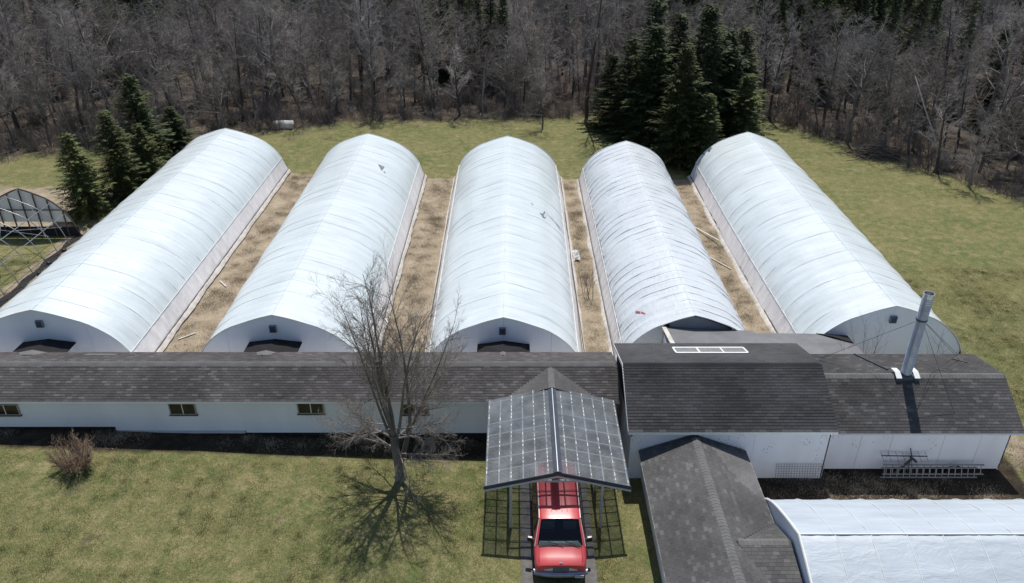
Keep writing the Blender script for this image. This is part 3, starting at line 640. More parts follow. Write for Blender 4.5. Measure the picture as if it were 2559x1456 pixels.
MB().prism([(15.55, 34.27, 2.30), (17.18, 34.27, 2.16), (17.05, 33.2, 2.40), (16.2, 33.75, 2.42)], (0, 0, .03)).build('felt_patch', M['tar_felt'], t)
MB().box(13.5, 16.8, 31.2, 34.2, 0, 2.05).build('wall', M['white_board'], t)

# --- lower right shed with the chimney
RX0, RX1, REY, REZ, RRY, RRZ, RBY, RBZ, RWY = 13.56, 21.62, 26.18, 2.40, 28.5, 3.75, 30.9, 3.25, 26.60
rsh = empty('shed', (17.6, 26.6, 0), 0, 'low right shed with chimney on its roof and a ladder along its wall', 'shed')
for a, b in zip([13.43, 15.02, 16.36, 18.62, 20.2, 21.45], [15.02, 16.36, 18.62, 20.2, 21.45]):
    MB().box(a+.008, b-.008, RWY, RWY+.05, .06, 2.62).build('wall_panel', M['white_panel'], rsh)
MB().box(13.45, 21.4, RWY+.06, RWY+.12, -.1, .3).build('foundation', M['wood_dark'], rsh)
for x in (15.0, 16.34):
    mb = MB(); mb.bar((x, RWY-.03, 2.36), (x, RWY-.20, 2.30), .10, .03); mb.build('bracket', M['dark_metal'], rsh)
MB().prism([(21.44, RWY, -.1), (21.44, 30.8, -.1), (21.44, 30.8, 3.1), (21.44, RRY, 3.62), (21.44, RWY, 2.55)], (-.05, 0, 0)).build('end_wall', M['white_panel'], rsh)
MB().box(13.6, 21.4, 30.7, 30.8, 0, 3.1).build('back_wall', M['white_board'], rsh)
mb = MB(); slab(mb, RX0, RX1, REY, REZ, RRY, RRZ); slab(mb, RX0, RX1, RRY+.004, RRZ, RBY, RBZ)
rroof = mb.build('roof', M['dark_void'], rsh)
shingled(rsh, rroof, [along_x(RX0, RX1+.03, REY-.04, REZ+.005, RRY, RRZ+.005), along_x(RX0, RX1+.03, RBY, RBZ+.006, RRY, RRZ+.006)], M['shingle_right'], tone=clumpy(.34, .07, .10), seed=9, w=.27)
ridge_caps(rroof, (RX0, RRY, RRZ+.01), (RX1, RRY, RRZ+.01), .16, .22, .58)
MB().box(RX0, RX1, REY-.008, REY+.014, REZ-.11, REZ-.01).build('fascia', M['grey_wall'], rsh)
def rb(x, y, l): return (x, y, RRZ + (y-RRY)*(RBZ-RRZ)/(RBY-RRY) + l)
mb = MB(); mb.bar(rb(16.0, 30.85, .06), rb(16.72, 29.0, .06), .07, .05); mb.build('pole', M['dark_metal'], None, False, 'dark pole lying on the back slope left of the chimney', 'pole')
mb = MB(); mb.bar(rb(20.3, 30.3, .05), rb(20.75, 29.8, .05), .06, .04); mb.build('strap_board', M['wood_dark'], None, False, 'short dark board on the back slope right of the chimney', 'board')

# --- corrugated chimney
ch = empty('chimney', (17.27, 28.5, RRZ), 0, 'tall corrugated metal chimney pipe with white flashing on the right shed', 'chimney')
prof = []; z = RRZ+.02
for i in range(44):
    prof += [(.175, z), (.225, z+.034), (.225, z+.050), (.175, z+.084)]; z += .0885
prof += [(.22, z), (.225, z+.22), (.20, z+.22), (.19, z-.3)]
MB().lathe(17.27, 28.5, prof, 22).build('pipe', M['chimney'], ch)
mb = MB(); mb.box(16.99, 17.55, 28.26, 28.80, RRZ-.20, RRZ+.10); mb.build('curb', M['dark_metal'], ch)
for s in (-1, 1):
    x = 17.27+s*.40
    MB().prism([(x-.12, 28.2, RRZ+.02), (x+.12, 28.2, RRZ+.02), (x+.12, 28.5, RRZ+.17), (x-.12, 28.5, RRZ+.17)], (0, 0, .03)).build('flashing', M['white_metal'], ch)
    MB().prism([(x-.12, 28.505, RRZ+.17), (x+.12, 28.505, RRZ+.17), (x+.12, 28.85, RRZ+.12), (x-.12, 28.85, RRZ+.12)], (0, 0, .03)).build('flashing', M['white_metal'], ch)
    MB().box(x-.10, x+.10, 28.22, 28.8, RRZ-.20, RRZ-.03).build('flashing_box', M['dark_metal'], ch)
MB().lathe(17.27, 28.5, [(.235, 6.6), (.235, 6.66), (.215, 6.66)], 20).build('band', M['dark_metal'], ch)
for (x, y, z) in ((14.0, 30.2, 3.42), (20.6, 30.2, 3.42), (18.9, 26.9, 2.85), (20.9, 30.9, 3.26)):
    mb = MB(); mb.tube([(17.27, 28.5, 6.63), (x, y, z)], .009, 4); mb.build('guy_wire', M['dark_metal'], ch)
MB().box(13.85, 14.15, 30.1, 30.3, 3.40, 3.46).build('anchor', M['dark_metal'], ch)

# --- foreground annex running towards the camera
AXL, AXR, AXC, AEZ, ARZ, AY0, AY1 = 5.34, 9.86, 7.62, 1.60, 2.46, 8.0, 26.0
an = empty('annex', (7.6, 20, 0), 0, 'mottled grey shingle gable wing running from the shed towards the viewer', 'building')
MB().box(5.55, 5.60, AY0, 25.95, -.1, 1.66).build('side_wall', M['white_panel'], an)
MB().box(9.58, 9.63, AY0, 25.95, -.1, 1.66).build('side_wall', M['white_panel'], an)
dx = AXC-AXL; dz = ARZ-AEZ; AL = math.hypot(dx, dz); rise = dz/dx
mb = MB()
mb.prism([(AXL, AY0, AEZ), (AXC, AY0, ARZ), (AXC, AY1, ARZ), (AXL, AY1, AEZ)], (0, 0, -.07)); mb.prism([(AXC+.002, AY0, ARZ), (AXR, AY0, AEZ), (AXR, AY1, AEZ), (AXC+.002, AY1, ARZ)], (0, 0, -.07))
# cross gable on the right slope
XRY, XRZ, XFY, XFZ = 20.2, 2.36, 16.0, 0.95
mb.prism([(8.0, XRY, XRZ), (9.88, XRY, XRZ), (9.88, XRY+1.6, 1.62), (9.75, XRY+1.6, 1.62)], (0, 0, -.05)); mb.prism([(7.9, XRY-.002, XRZ), (9.3, 16.0, 1.4), (9.88, 16.0, 1.30), (9.88, XRY-.002, XRZ)], (0, 0, -.05))
aroof = mb.build('roof', M['dark_void'], an)
def atone(p, r_):
    v = .34 + r_.gauss(0, .10) + (.5 if r_.random() < .10 else 0)
    if p.x > 8.3 and p.y > 23.7-(p.x-8.6)*.5 and p.y < 25.6 and p.x-8.3 > (25.3-p.y)*.45: v = .9 + r_.gauss(0, .1)
    return v
Lx = math.hypot(4.2, 1.0)
shingled(an, aroof, [((AXL-.02, AY1, AEZ+.005), (0, -1, 0), (dx/AL, 0, dz/AL), AL, lambda s: (0, 13.5)),
                     ((AXR+.02, 12.5, AEZ+.005), (0, 1, 0), (-dx/AL, 0, dz/AL), AL, lambda s: (0, 13.5)),
                     ((7.95, 16.0, 1.375), (1, 0, 0), (0, 4.2/Lx, 1.0/Lx), Lx, lambda s: (max(0, 1.4*(1-s/Lx)), 1.93)),
                     ((9.88, XRY+1.6, 1.63), (-1, 0, 0), (0, -1.6, .74), 1.76, lambda s: (0, .1+1.75*s/1.76))], M['shingle_annex'], w=.25, ex=.145, th=.013, tone=atone, seed=10)
ridge_caps(aroof, (AXC, 12.5, ARZ+.01), (AXC, 25.9, ARZ+.01), .17, rise, rise)
ridge_caps(aroof, (8.0, XRY, XRZ+.01), (9.9, XRY, XRZ+.01), .17, .46, .24)
MB().prism([(AXR+.03, AY0, AEZ+.02), (AXR+.03, 25.8, AEZ+.02), (AXR+.03, 25.8, AEZ-.12), (AXR+.03, AY0, AEZ-.12)], (-.02, 0, 0)).build('fascia', M['white_metal'], an)
MB().prism([(AXL-.03, AY0, AEZ+.00), (AXL-.03, 25.8, AEZ+.00), (AXL-.03, 25.8, AEZ-.13), (AXL-.03, AY0, AEZ-.13)], (.02, 0, 0)).build('fascia', M['white_metal'], an)

# --- tunnel in the right foreground, ridge along X
g6 = empty('greenhouse', (10, 19.9, 0), 0, 'foreground greenhouse with its ridge crosswise, bottom right corner', 'greenhouse', 'row of white polytunnel greenhouses')
r_ = random.Random(4); HX0, HX1, HYC, HHW, HHH = 9.98, 30.0, 19.9, 3.9, 3.0
HALF6 = dense([(0, 1), (.10, .955), (.3, .865), (.6, .70), (.80, .545), (.90, .42), (.945, .31)], 14); FULL6 = [(-x, z) for x, z in HALF6[::-1]] + HALF6[1:]
rows = []; bl = (HX1-HX0)/16
for i in range(16):
    for t in BAYT:
        x = HX0+(i+t)*bl; s_ = math.sin(math.pi*t)**.7*.03; row = []
        for q, (px, pz) in enumerate(FULL6):
            side = abs(q-14)/14; d = s_*(.3+.7*side)+.007*(math.sin(x*5+q)+math.sin(x*11-q*2.2)+math.sin(q*1.9+x*1.7))*(0 if t == 0 else 1)
            row.append((x, HYC+px*(HHW-d), HHH*pz - d*pz + .02))
        rows.append(row)
rows.append([(HX1, HYC+px*HHW, HHH*pz+.02) for px, pz in FULL6])
MB().grid([r2[::-1] for r2 in rows]).build('film_cover', M['flat_film'], g6, True)
for i in range(17):
    mb = MB(); mb.tube([(HX0+i*bl, HYC+px*(HHW+.004), HHH*pz+.024) for px, pz in FULL6], .016, 4, cap=False); mb.build('hoop', M['white_metal'], g6, True)
mb = MB(); mb.tube([(HX0, HYC, HHH+.03), (HX1, HYC, HHH+.03)], .03, 6); mb.build('ridge_seam', M['white_metal'], g6)
mb = MB(); mb.tube([(HX0-.01, HYC+px*(HHW+.01), HHH*pz+.035) for px, pz in FULL6], .05, 6); mb.build('end_rim', M['white_metal'], g6)
MB().poly([(HX0+.01, HYC-HHW, 0)] + [(HX0+.01, HYC+px*HHW, HHH*pz) for px, pz in FULL6] + [(HX0+.01, HYC+HHW, 0)]).build('end_wall', M['white_board'], g6)
for s in (-1, 1):
    MB().quad((HX0, HYC+s*.945*HHW, .31*HHH+.02), (HX1, HYC+s*.945*HHW, .31*HHH+.02), (HX1, HYC+s*HHW, -.05), (HX0, HYC+s*HHW, -.05)).build('sidewall_film', M['side_film'], g6)
# ------------------------------------------------------------------ carport of clear corrugated sheets
def clear_mat():
    m = bpy.data.materials.new('clear_corrugated_sheet'); m.use_nodes = True; nt = m.node_tree; N = nt.nodes; L = nt.links
    b = N['Principled BSDF']; b.inputs['Base Color'].default_value = (.74, .77, .80, 1); b.inputs['Roughness'].default_value = .30; b.inputs['Specular IOR Level'].default_value = .6
    t = N.new('ShaderNodeBsdfTransparent'); t.inputs[0].default_value = (.47, .50, .53, 1)
    nz = N.new('ShaderNodeTexNoise'); nz.inputs['Scale'].default_value = 1.6; nz.inputs['Detail'].default_value = 5
    L.new(N.new('ShaderNodeNewGeometry').outputs['Position'], nz.inputs['Vector'])
    mr = N.new('ShaderNodeMapRange'); mr.inputs[1].default_value = .3; mr.inputs[2].default_value = .7; mr.inputs[3].default_value = .16; mr.inputs[4].default_value = .30; L.new(nz.outputs['Fac'], mr.inputs[0])
    x = N.new('ShaderNodeMixShader'); L.new(mr.outputs[0], x.inputs[0]); L.new(t.outputs[0], x.inputs[1]); L.new(b.outputs[0], x.inputs[2]); L.new(x.outputs[0], N['Material Output'].inputs[0])
    return m
M['clear'] = clear_mat()
M['frame_paint'] = mat('pale_grey_frame_paint', (.50, .50, .49), .6, .15, 3)
CXC, CHW, CE, CR, CY0, CY1 = 1.68, 2.79, 2.50, 3.20, 22.85, 28.22
cp = empty('carport', (CXC, 25.5, 0), 0, 'carport with clear corrugated roof sheets over the red van', 'carport')
def cpt(s, f, y, l=0): return (CXC + s*CHW*f, y, lerp(CR, CE, f) + l)     # f: 0 ridge .. 1 eave
for s in (-1, 1):
    n = 6; pw = (CY1-CY0)/n
    for i in range(n):
        ya, yb = CY0+i*pw, CY0+(i+1)*pw+.06; k = int(round((yb-ya)/.0125)); rows = []
        for j in range(k+1):
            y = ya + (yb-ya)*j/k; z = .016*math.sin((y-CY0)*2*math.pi/.0762) + .03 + .006*(i % 2)
            rows.append([cpt(s, .02, y, z), cpt(s, 1.005, y, z)])
        MB().grid(rows if s > 0 else [r2[::-1] for r2 in rows]).build('roof_sheet', M['clear'], cp, True)
    for f in (.13, .30, .47, .64, .81, .985):
        mb = MB(); mb.bar(cpt(s, f, CY0+.02, -.015), cpt(s, f, CY1-.02, -.008), .055, .03); mb.build('purlin', M['white_metal'], cp)
        for i in range(22):       # pale closure strips and washers along the purlin
            if rng.random() < .5: continue
            y = CY0+.15+i*.245
            mb = MB(); mb.bar(cpt(s, f, y, .046), cpt(s, f, y+rng.uniform(.06, .20), .044), .020, .010); mb.build('closure_strip', M['white_metal'], cp)
    for i in range(8):
        y = lerp(CY0+.06, CY1-.06, i/7)
        mb = MB(); mb.bar(cpt(s, 0, y, -.075), cpt(s, .99, y, -.05), .04, .04); mb.build('rafter', M['white_metal'], cp)
    MB().prism([cpt(s, 0, CY0-.03, .03), cpt(s, 1.02, CY0-.03, .03), cpt(s, 1.02, CY0-.03, -.13), cpt(s, 0, CY0-.03, -.13)], (0, .03, 0)).build('verge_board', M['dark_metal'], cp)
    MB().prism([cpt(s, 0, CY0-.06, -.13), cpt(s, 1.02, CY0-.06, -.13), cpt(s, 1.02, CY0-.06, -.21), cpt(s, 0, CY0-.06, -.21)], (0, .05, 0)).build('verge_trim', M['frame_paint'], cp)
    mb = MB(); mb.bar((CXC+s*1.80, CY0+.2, 2.50), (CXC+s*1.80, CY1, 2.50), .09, .14); mb.build('beam', M['frame_paint'], cp)
    for y in (CY0+.35, 25.3, CY1-.2):
        mb = MB(); mb.bar((CXC+s*1.80, y, -.1), (CXC+s*1.80, y, 2.52), .10, .10); mb.build('post', M['frame_paint'], cp)
    MB().prism([cpt(s, 0, CY0-.05, .075), cpt(s, .06, CY0-.05, .07), cpt(s, .06, CY1+.02, .07), cpt(s, 0, CY1+.02, .075)], (0, 0, .012)).build('ridge_cap', M['dark_metal'], cp)
mb = MB(); mb.bar((CXC, CY0-.05, CR+.095), (CXC, CY1, CR+.095), .03, .03); mb.build('ridge_rib', M['chimney'], cp)
mb = MB(); mb.bar((CXC-1.8, CY0+.35, 2.46), (CXC+1.8, CY0+.35, 2.46), .06, .10); mb.build('tie_beam', M['frame_paint'], cp)
MB().prism([(CXC-.35, CY0-.04, 2.98), (CXC+.35, CY0-.04, 2.98), (CXC, CY0-.04, 3.08)], (0, .03, 0)).build('gusset', M['frame_paint'], cp)

# ------------------------------------------------------------------ red van under the carport (y grows towards its tail)
VX, VY, VZ = 1.74, 20.36, .03
van = empty('van', (VX, VY, VZ), 0, 'red passenger van parked nose outward under the clear carport', 'van')
M['chrome'] = mat('blue_grey_bumper', (.30, .33, .42), .25, .15, 4, metal=.5)
M['lamp'] = mat('headlamp_lens', (.55, .57, .60), .12, .15, 9, spec=.8)
M['dash'] = mat('grey_green_dashboard', (.20, .27, .26), .6, .3, 5)
M['trim'] = mat('pale_roof_gutter', (.66, .60, .58), .35, .1, 5)
M['plate'] = mat('licence_plate', (.62, .62, .66), .5, .25, 30)
def wind_mat():
    m = bpy.data.materials.new('windscreen_glass'); m.use_nodes = True; nt = m.node_tree; N = nt.nodes; L = nt.links
    b = N['Principled BSDF']; b.inputs['Base Color'].default_value = (.01, .013, .022, 1); b.inputs['Roughness'].default_value = .05
    t = N.new('ShaderNodeBsdfTransparent'); t.inputs[0].default_value = (.75, .82, .86, 1); x = N.new('ShaderNodeMixShader'); x.inputs[0].default_value = .45
    L.new(t.outputs[0], x.inputs[1]); L.new(b.outputs[0], x.inputs[2]); L.new(x.outputs[0], N['Material Output'].inputs[0]); return m
M['windscreen'] = wind_mat()
# half sections (x, z) from sill to centre line; every station has the same number of points
def sec(sill, mid, belt, sh, roof, cz): return [sill, (mid[0]-.02, mid[1]-.18), mid, belt, (lerp(belt[0], sh[0], .5), lerp(belt[1], sh[1], .5)), sh, (lerp(sh[0], roof[0], .6), lerp(sh[1], roof[1], .75)), roof, (roof[0]*.55, lerp(roof[1], cz, .7)), (0, cz)]
ST = [(.02, sec((.80, .34), (.88, .62), (.86, .80), (.80, .86), (.70, .90), .92)),
      (.10, sec((.86, .32), (.94, .62), (.93, .82), (.88, .90), (.76, .945), .965)),
      (.35, sec((.90, .32), (.965, .62), (.96, .86), (.91, .95), (.78, 1.00), 1.03)),
      (.74, sec((.92, .32), (.985, .62), (.985, .92), (.93, 1.02), (.80, 1.09), 1.12)),
      (.80, sec((.92, .32), (.985, .62), (.985, .94), (.925, 1.06), (.80, 1.13), 1.15)),
      (1.42, sec((.92, .32), (.985, .62), (.985, 1.00), (.79, 1.76), (.66, 1.84), 1.86)),
      (1.62, sec((.92, .32), (.985, .62), (.985, 1.00), (.80, 1.80), (.68, 1.875), 1.90)),
      (3.2, sec((.92, .32), (.985, .62), (.985, 1.00), (.81, 1.82), (.68, 1.90), 1.93)),
      (4.62, sec((.92, .34), (.975, .62), (.97, 1.00), (.80, 1.80), (.68, 1.88), 1.90)),
      (4.76, sec((.86, .40), (.93, .62), (.93, 1.00), (.76, 1.72), (.64, 1.80), 1.82))]
mb = MB(); n = 10
for y, h_ in ST: mb.v += [(VX-x, VY+y, VZ+z) for x, z in h_] + [(VX+x, VY+y, VZ+z) for x, z in h_[-2::-1]]
m2 = 2*n-1
for i in range(len(ST)-1):
    for j in range(m2-1):
        if i == 4 and 6 <= j <= m2-8: continue     # windscreen opening
        mb.f.append((i*m2+j, (i+1)*m2+j, (i+1)*m2+j+1, i*m2+j+1))
mb.f.append(tuple(range(m2))); mb.f.append(tuple(range(len(ST)*m2-1, (len(ST)-1)*m2-1, -1)))
body = mb.build('body', M['red_paint'], van, True)
bv = body.modifiers.new('edge', 'EDGE_SPLIT'); bv.split_angle = R(38)
def vp(x, y, z): return (VX+x, VY+y, VZ+z)
rows = []
for k in range(7):
    t = k/6; a = ST[4][1]; b = ST[5][1]; y = lerp(.80, 1.42, t)
    row = []
    for q in range(13):
        f = q/12*2-1; hw = lerp(.845, .70, t); zc = lerp(1.155, 1.865, t); row.append(vp(f*hw, y-.012-.05*(1-f*f), zc+.012-.045*f*f))
    rows.append(row)
MB().grid(rows).build('windscreen', M['windscreen'], van, True)
MB().box(VX-.82, VX+.82, VY+.80, VY+1.12, VZ+.98, VZ+1.06).build('dashboard', M['dash'], van)
MB().box(VX-.80, VX+.80, VY+1.5, VY+4.5, VZ+.5, VZ+1.0).build('seats', M['black'], van)
MB().box(VX-.9, VX+.9, VY+.3, VY+4.5, VZ+.28, VZ+.45).build('underbody', M['black'], van)
for s in (-1, 1):
    MB().prism([vp(s*.30, .025, .60), vp(s*.30, .0, .66), vp(s*.30, .02, .78), vp(s*.30, .06, .80)], (s*.32, .015, 0)).build('headlight', M['lamp'], van)
    MB().prism([vp(s*.64, .05, .60), vp(s*.64, .02, .66), vp(s*.64, .04, .78), vp(s*.64, .08, .80)], (s*.24, .08, 0)).build('corner_lamp', M['lamp'], van)
    # mirror: arm and head
    mi = MB().box(VX+s*1.0-.05, VX+s*1.0+.05, VY+1.10, VY+1.16, VZ+1.06, VZ+1.10).build('mirror', M['black'], van)
    MB().prism([vp(s*1.02, 1.06, 1.0), vp(s*1.22, 1.10, 1.02), vp(s*1.24, 1.10, 1.20), vp(s*1.04, 1.06, 1.21)], (0, .09, 0)).build('mirror_head', M['black'], mi)
    MB().prism([vp(s*1.05, 1.055, 1.205), vp(s*1.20, 1.09, 1.205), vp(s*1.20, 1.17, 1.205), vp(s*1.05, 1.14, 1.205)], (0, 0, .012)).build('mirror_cap', M['trim'], mi)
    mb = MB(); mb.bar(vp(s*.775, 1.45, 1.85), vp(s*.79, 4.6, 1.87), .035, .03); mb.build('roof_gutter', M['trim'], van)
    mb = MB(); mb.bar(vp(s*.955, .82, 1.04), vp(s*.775, 1.45, 1.83), .03, .02); mb.build('pillar_trim', M['trim'], van)
    for (a, b) in ((1.50, 2.25), (2.38, 3.45), (3.56, 4.55)):
        xo = .990; xi = .815
        MB().prism([vp(s*(lerp(xo, xi, .12)+.012), a, 1.10), vp(s*(lerp(xo, xi, .12)+.012), b, 1.10), vp(s*(lerp(xo, xi, .86)+.012), b, 1.69), vp(s*(lerp(xo, xi, .86)+.012), a+(.05 if a < 2 else 0), 1.69)], (-s*.006, 0, 0)).build('side_window', M['glass_dark'], van)
    for y in (.86, 3.72):
        w_ = MB(); ring = [(0, .10), (.10, .10), (.12, .21), (.21, .21), (.30, .30)]
        tyre = []
        mbw = MB(); c = (VX+s*.83, VY+y, VZ+.33)
        prof = [(.20, -.11), (.31, -.11), (.335, -.08), (.335, .08), (.31, .11), (.20, .11)]
        for (rr, xx) in prof:
            for q in range(20): mbw.v.append((c[0]+xx, c[1]+rr*math.cos(q*math.pi/10), c[2]+rr*math.sin(q*math.pi/10)))
        for i in range(5):
            for q in range(20): mbw.f.append((i*20+q, i*20+(q+1) % 20, (i+1)*20+(q+1) % 20, (i+1)*20+q))
        wh = mbw.build('wheel', M['black'], van, True)
        mbr = MB(); mbr.tube([(c[0]-.06, c[1], c[2]), (c[0]+.06+.02, c[1], c[2])], .205, 16); mbr.build('rim', M['chrome'], wh)
# grille, bumper, plate, bonnet lip, wipers, roof ribs
gr_ = MB().box(VX-.30, VX+.30, VY+.0, VY+.03, VZ+.62, VZ+.79).build('grille', M['dark_metal'], van)
for k in range(3): MB().box(VX-.29, VX+.29, VY-.012, VY-.002, VZ+.645+k*.05, VZ+.665+k*.05).build('grille_bar', M['chrome'], gr_)
MB().box(VX-.33, VX+.33, VY-.006, VY+.02, VZ+.795, VZ+.815).build('grille_trim', M['chrome'], gr_)
rows = []
for q in range(15):
    f = q/14*2-1; x = f*1.0; y = -.13+.16*abs(f)**3
    rows.append([vp(x, y+.14, .575), vp(x, y+.02, .57), vp(x, y, .53), vp(x, y+.01, .42), vp(x, y+.06, .38)])
MB().grid(rows).build('bumper', M['chrome'], van, True)
rows = [[vp(f*.92, -.06+.1*abs(f)**3, .39), vp(f*.88, 0+.1*abs(f)**3, .24)] for f in [q/7-1 for q in range(15)]]
MB().grid(rows).build('air_dam', M['black'], van, True)
pl = MB().box(VX+.52, VX+.84, VY-.135, VY-.12, VZ+.43, VZ+.56).build('licence_plate', M['plate'], van)
MB().box(VX+.54, VX+.82, VY-.139, VY-.1355, VZ+.475, VZ+.515).build('plate_band', M['vent'], pl)
for x0, x1 in ((-.48, .12), (.18, .74)):
    mb = MB(); mb.tube([vp(x1, .70, 1.155), vp((x0+x1)/2, .80, 1.20), vp(x0, .86, 1.25)], .012, 5); mb.build('wiper', M['black'], van)
MB().box(VX-.80, VX+.80, VY+.735, VY+.79, VZ+1.105, VZ+1.125).build('cowl', M['black'], van)
for x in (-.52, -.30, -.10, .10, .30, .52):
    mb = MB(); mb.bar(vp(x, 1.75, 1.915-.05*x*x*2), vp(x, 4.45, 1.925-.05*x*x*2), .022, .02); mb.build('roof_rib', M['red_paint'], van)
for s in (-1, 1):
    mb = MB(); mb.tube([vp(s*.80, .14, .962), vp(s*.80, .45, 1.022), vp(s*.79, .73, 1.088)], .007, 4); mb.build('bonnet_gap', M['black'], van)
    for y in (1.46, 2.31, 3.50):
        mb = MB(); mb.tube([vp(s*.925, y, .36), vp(s*.990, y, .64), vp(s*.990, y, .98), vp(s*.82, y, 1.74)], .006, 4); mb.build('door_gap', M['black'], van)
    mb = MB(); mb.bar(vp(s*.995, .95, .58), vp(s*.995, 4.5, .58), .02, .07); mb.build('side_moulding', M['black'], van)
for s in (-1, 1):
    MB().box(VX+s*.42-.25, VX+s*.42+.25, VY+1.72, VY+1.86, VZ+.9, VZ+1.42).build('seat_back', M['dash'], van)
mb = MB(); mb.tube([vp(-.42+.17*math.cos(a), 1.18+.05*math.sin(a), 1.06+.16*math.sin(a)) for a in [i*math.pi/8 for i in range(17)]], .013, 5); mb.build('steering_wheel', M['black'], van)
MB().prism([vp(-.06, .06, .968), vp(.06, .06, .968), vp(.06, .10, .982), vp(-.06, .10, .982)], (0, 0, .008)).build('badge', M['chrome'], van)

# ------------------------------------------------------------------ things along the right shed wall
ld = empty('ladder', (18.2, 26.3, 0), 0, 'aluminium extension ladder lying on edge along the shaded shed wall', 'ladder')
M['ladder'] = mat('dull_aluminium', (.36, .355, .34), .45, .2, 6, metal=.2)
for k, (y0, z0, y1, z1, xa, xb, nr) in enumerate(((26.05, .06, 26.20, .46, 16.0, 20.2, 15), (26.14, .16, 26.28, .56, 16.1, 20.5, 16))):
    s_ = empty('ladder_section', (xa, y0, 0)); s_.parent = ld; s_.matrix_parent_inverse = wmat(ld).inverted()
    for (y, z) in ((y0, z0), (y1, z1)):
        mb = MB(); mb.bar((xa, y, z), (xb, y, z), .07, .035); mb.build('rail', M['ladder'], s_)
    for i in range(nr):
        x = lerp(xa+.15, xb-.12, i/(nr-1)); mb = MB(); mb.tube([(x, y0, z0), (x, y1, z1)], .018, 6); mb.build('rung', M['ladder'], s_)
an_ = empty('antenna', (17.2, 26.3, 0), 0, 'old dark television aerial with long boom leaning at the shed wall', 'antenna')
mb = MB(); mb.tube([(15.95, 26.35, 1.02), (17.95, 26.35, .98)], .026, 6); mb.build('boom', M['dark_metal'], an_)
mb = MB(); mb.tube([(17.3, 26.35, .0), (17.25, 26.36, 1.05), (17.15, 26.4, 1.38)], .024, 6); mb.build('mast', M['dark_metal'], an_)
mb = MB(); mb.bar((16.65, 26.2, .12), (17.35, 26.34, .92), .10, .05); mb.build('strut', M['wood_dark'], an_)
mb = MB(); mb.bar((17.2, 26.33, .98), (17.52, 26.30, .72), .12, .08); mb.build('motor', M['dark_metal'], an_)
for i, x in enumerate((15.98, 16.3, 16.62, 16.9, 17.6, 17.9)):
    mb = MB(); mb.tube([(x, 26.35-.28, 1.0-.1), (x, 26.35+.2, 1.02+.07)], .008, 4); mb.build('element', M['dark_metal'], an_)
for i, x in enumerate((17.0, 17.15, 17.45)):
    mb = MB(); mb.tube([(17.25, 26.34, .95), (x, 26.1, .05)], .010, 4); mb.build('leg', M['dark_metal'], an_)
wm = empty('wire_mesh', (12.4, 25.95, 0), 0, 'rusty wire mesh panel leaning on the white middle shed wall', 'mesh panel')
def wp(x, t): return (x, lerp(25.72, 25.98, t), lerp(.02, .88, t))
for i in range(19):
    x = lerp(11.3, 13.36, i/18); mb = MB(); mb.tube([wp(x, 0), wp(x+.01, 1)], .006, 4); mb.build('upright_wire', M['dark_metal'], wm)
for i in range(9):
    mb = MB(); mb.tube([wp(11.3, i/8), wp(13.36, i/8)], .006, 4); mb.build('cross_wire', M['dark_metal'], wm)
mb = MB(); pts = [(19.35+.36*math.sin(a), 26.42, .36*math.cos(a)*1.05) for a in [R(-88+i*16) for i in range(12)]]; mb.tube(pts, [.035+.02*math.sin(i) for i in range(12)], 6); mb.build('hose', M['black'], None, True, 'black bent hose arched against the shed wall past the ladder', 'hose')
# ------------------------------------------------------------------ odds and ends in the grass
def board(x0, y0, x1, y1, w, lbl, m='pale_batten', z0=.06, z1=.06):
    mb = MB(); mb.bar((x0, y0, gz(x0)+z0), (x1, y1, gz(x1)+z1), w, .03); mb.build('board', M[m], None, False, lbl, 'board', 'loose boards beside the greenhouses')
board(13.15, 52.8, 14.35, 49.8, .10, 'long pale board lying between the torn and the rightmost greenhouse', z1=.3)
board(13.3, 47.6, 14.3, 45.9, .08, 'short pale board by the foot of the rightmost greenhouse')
board(-18.35, 43.2, -17.75, 42.5, .09, 'small white stick beside the leftmost covered greenhouse')
board(-18.4, 36.4, -17.7, 37.1, .08, 'pale stick near the barn beside the leftmost covered greenhouse')
mb = MB(); r_ = random.Random(3); rows = []
for i in range(9):
    rows.append([(3.98+.09*j+.05*r_.random(), 47.0+.2*i+.15*r_.random(), .04+.22*math.sin(math.pi*j/5)*r_.random()+.12*math.sin(math.pi*i/8)) for j in range(6)])
mb.grid(rows); mb.build('plastic_scrap', M['dull_white'], None, False, 'crumpled white plastic scrap at the right foot of the middle greenhouse', 'plastic')
jk = empty('metal_drum', (-22.4, 74.6, .4), 0, 'pale dented tank lying in the brush behind the left greenhouses', 'tank')
mb = MB(); mb.tube([(-23.3, 74.6, 1.0), (-21.5, 74.7, 1.0)], [.45, .45], 12); mb.build('shell', M['pale_batten'], jk, True)
mb = MB(); mb.box(-23.2, -22.9, 74.2, 75.0, gz(-23), .6).box(-21.9, -21.6, 74.3, 75.1, gz(-22), .6); mb.build('cradle', M['wood_dark'], jk)
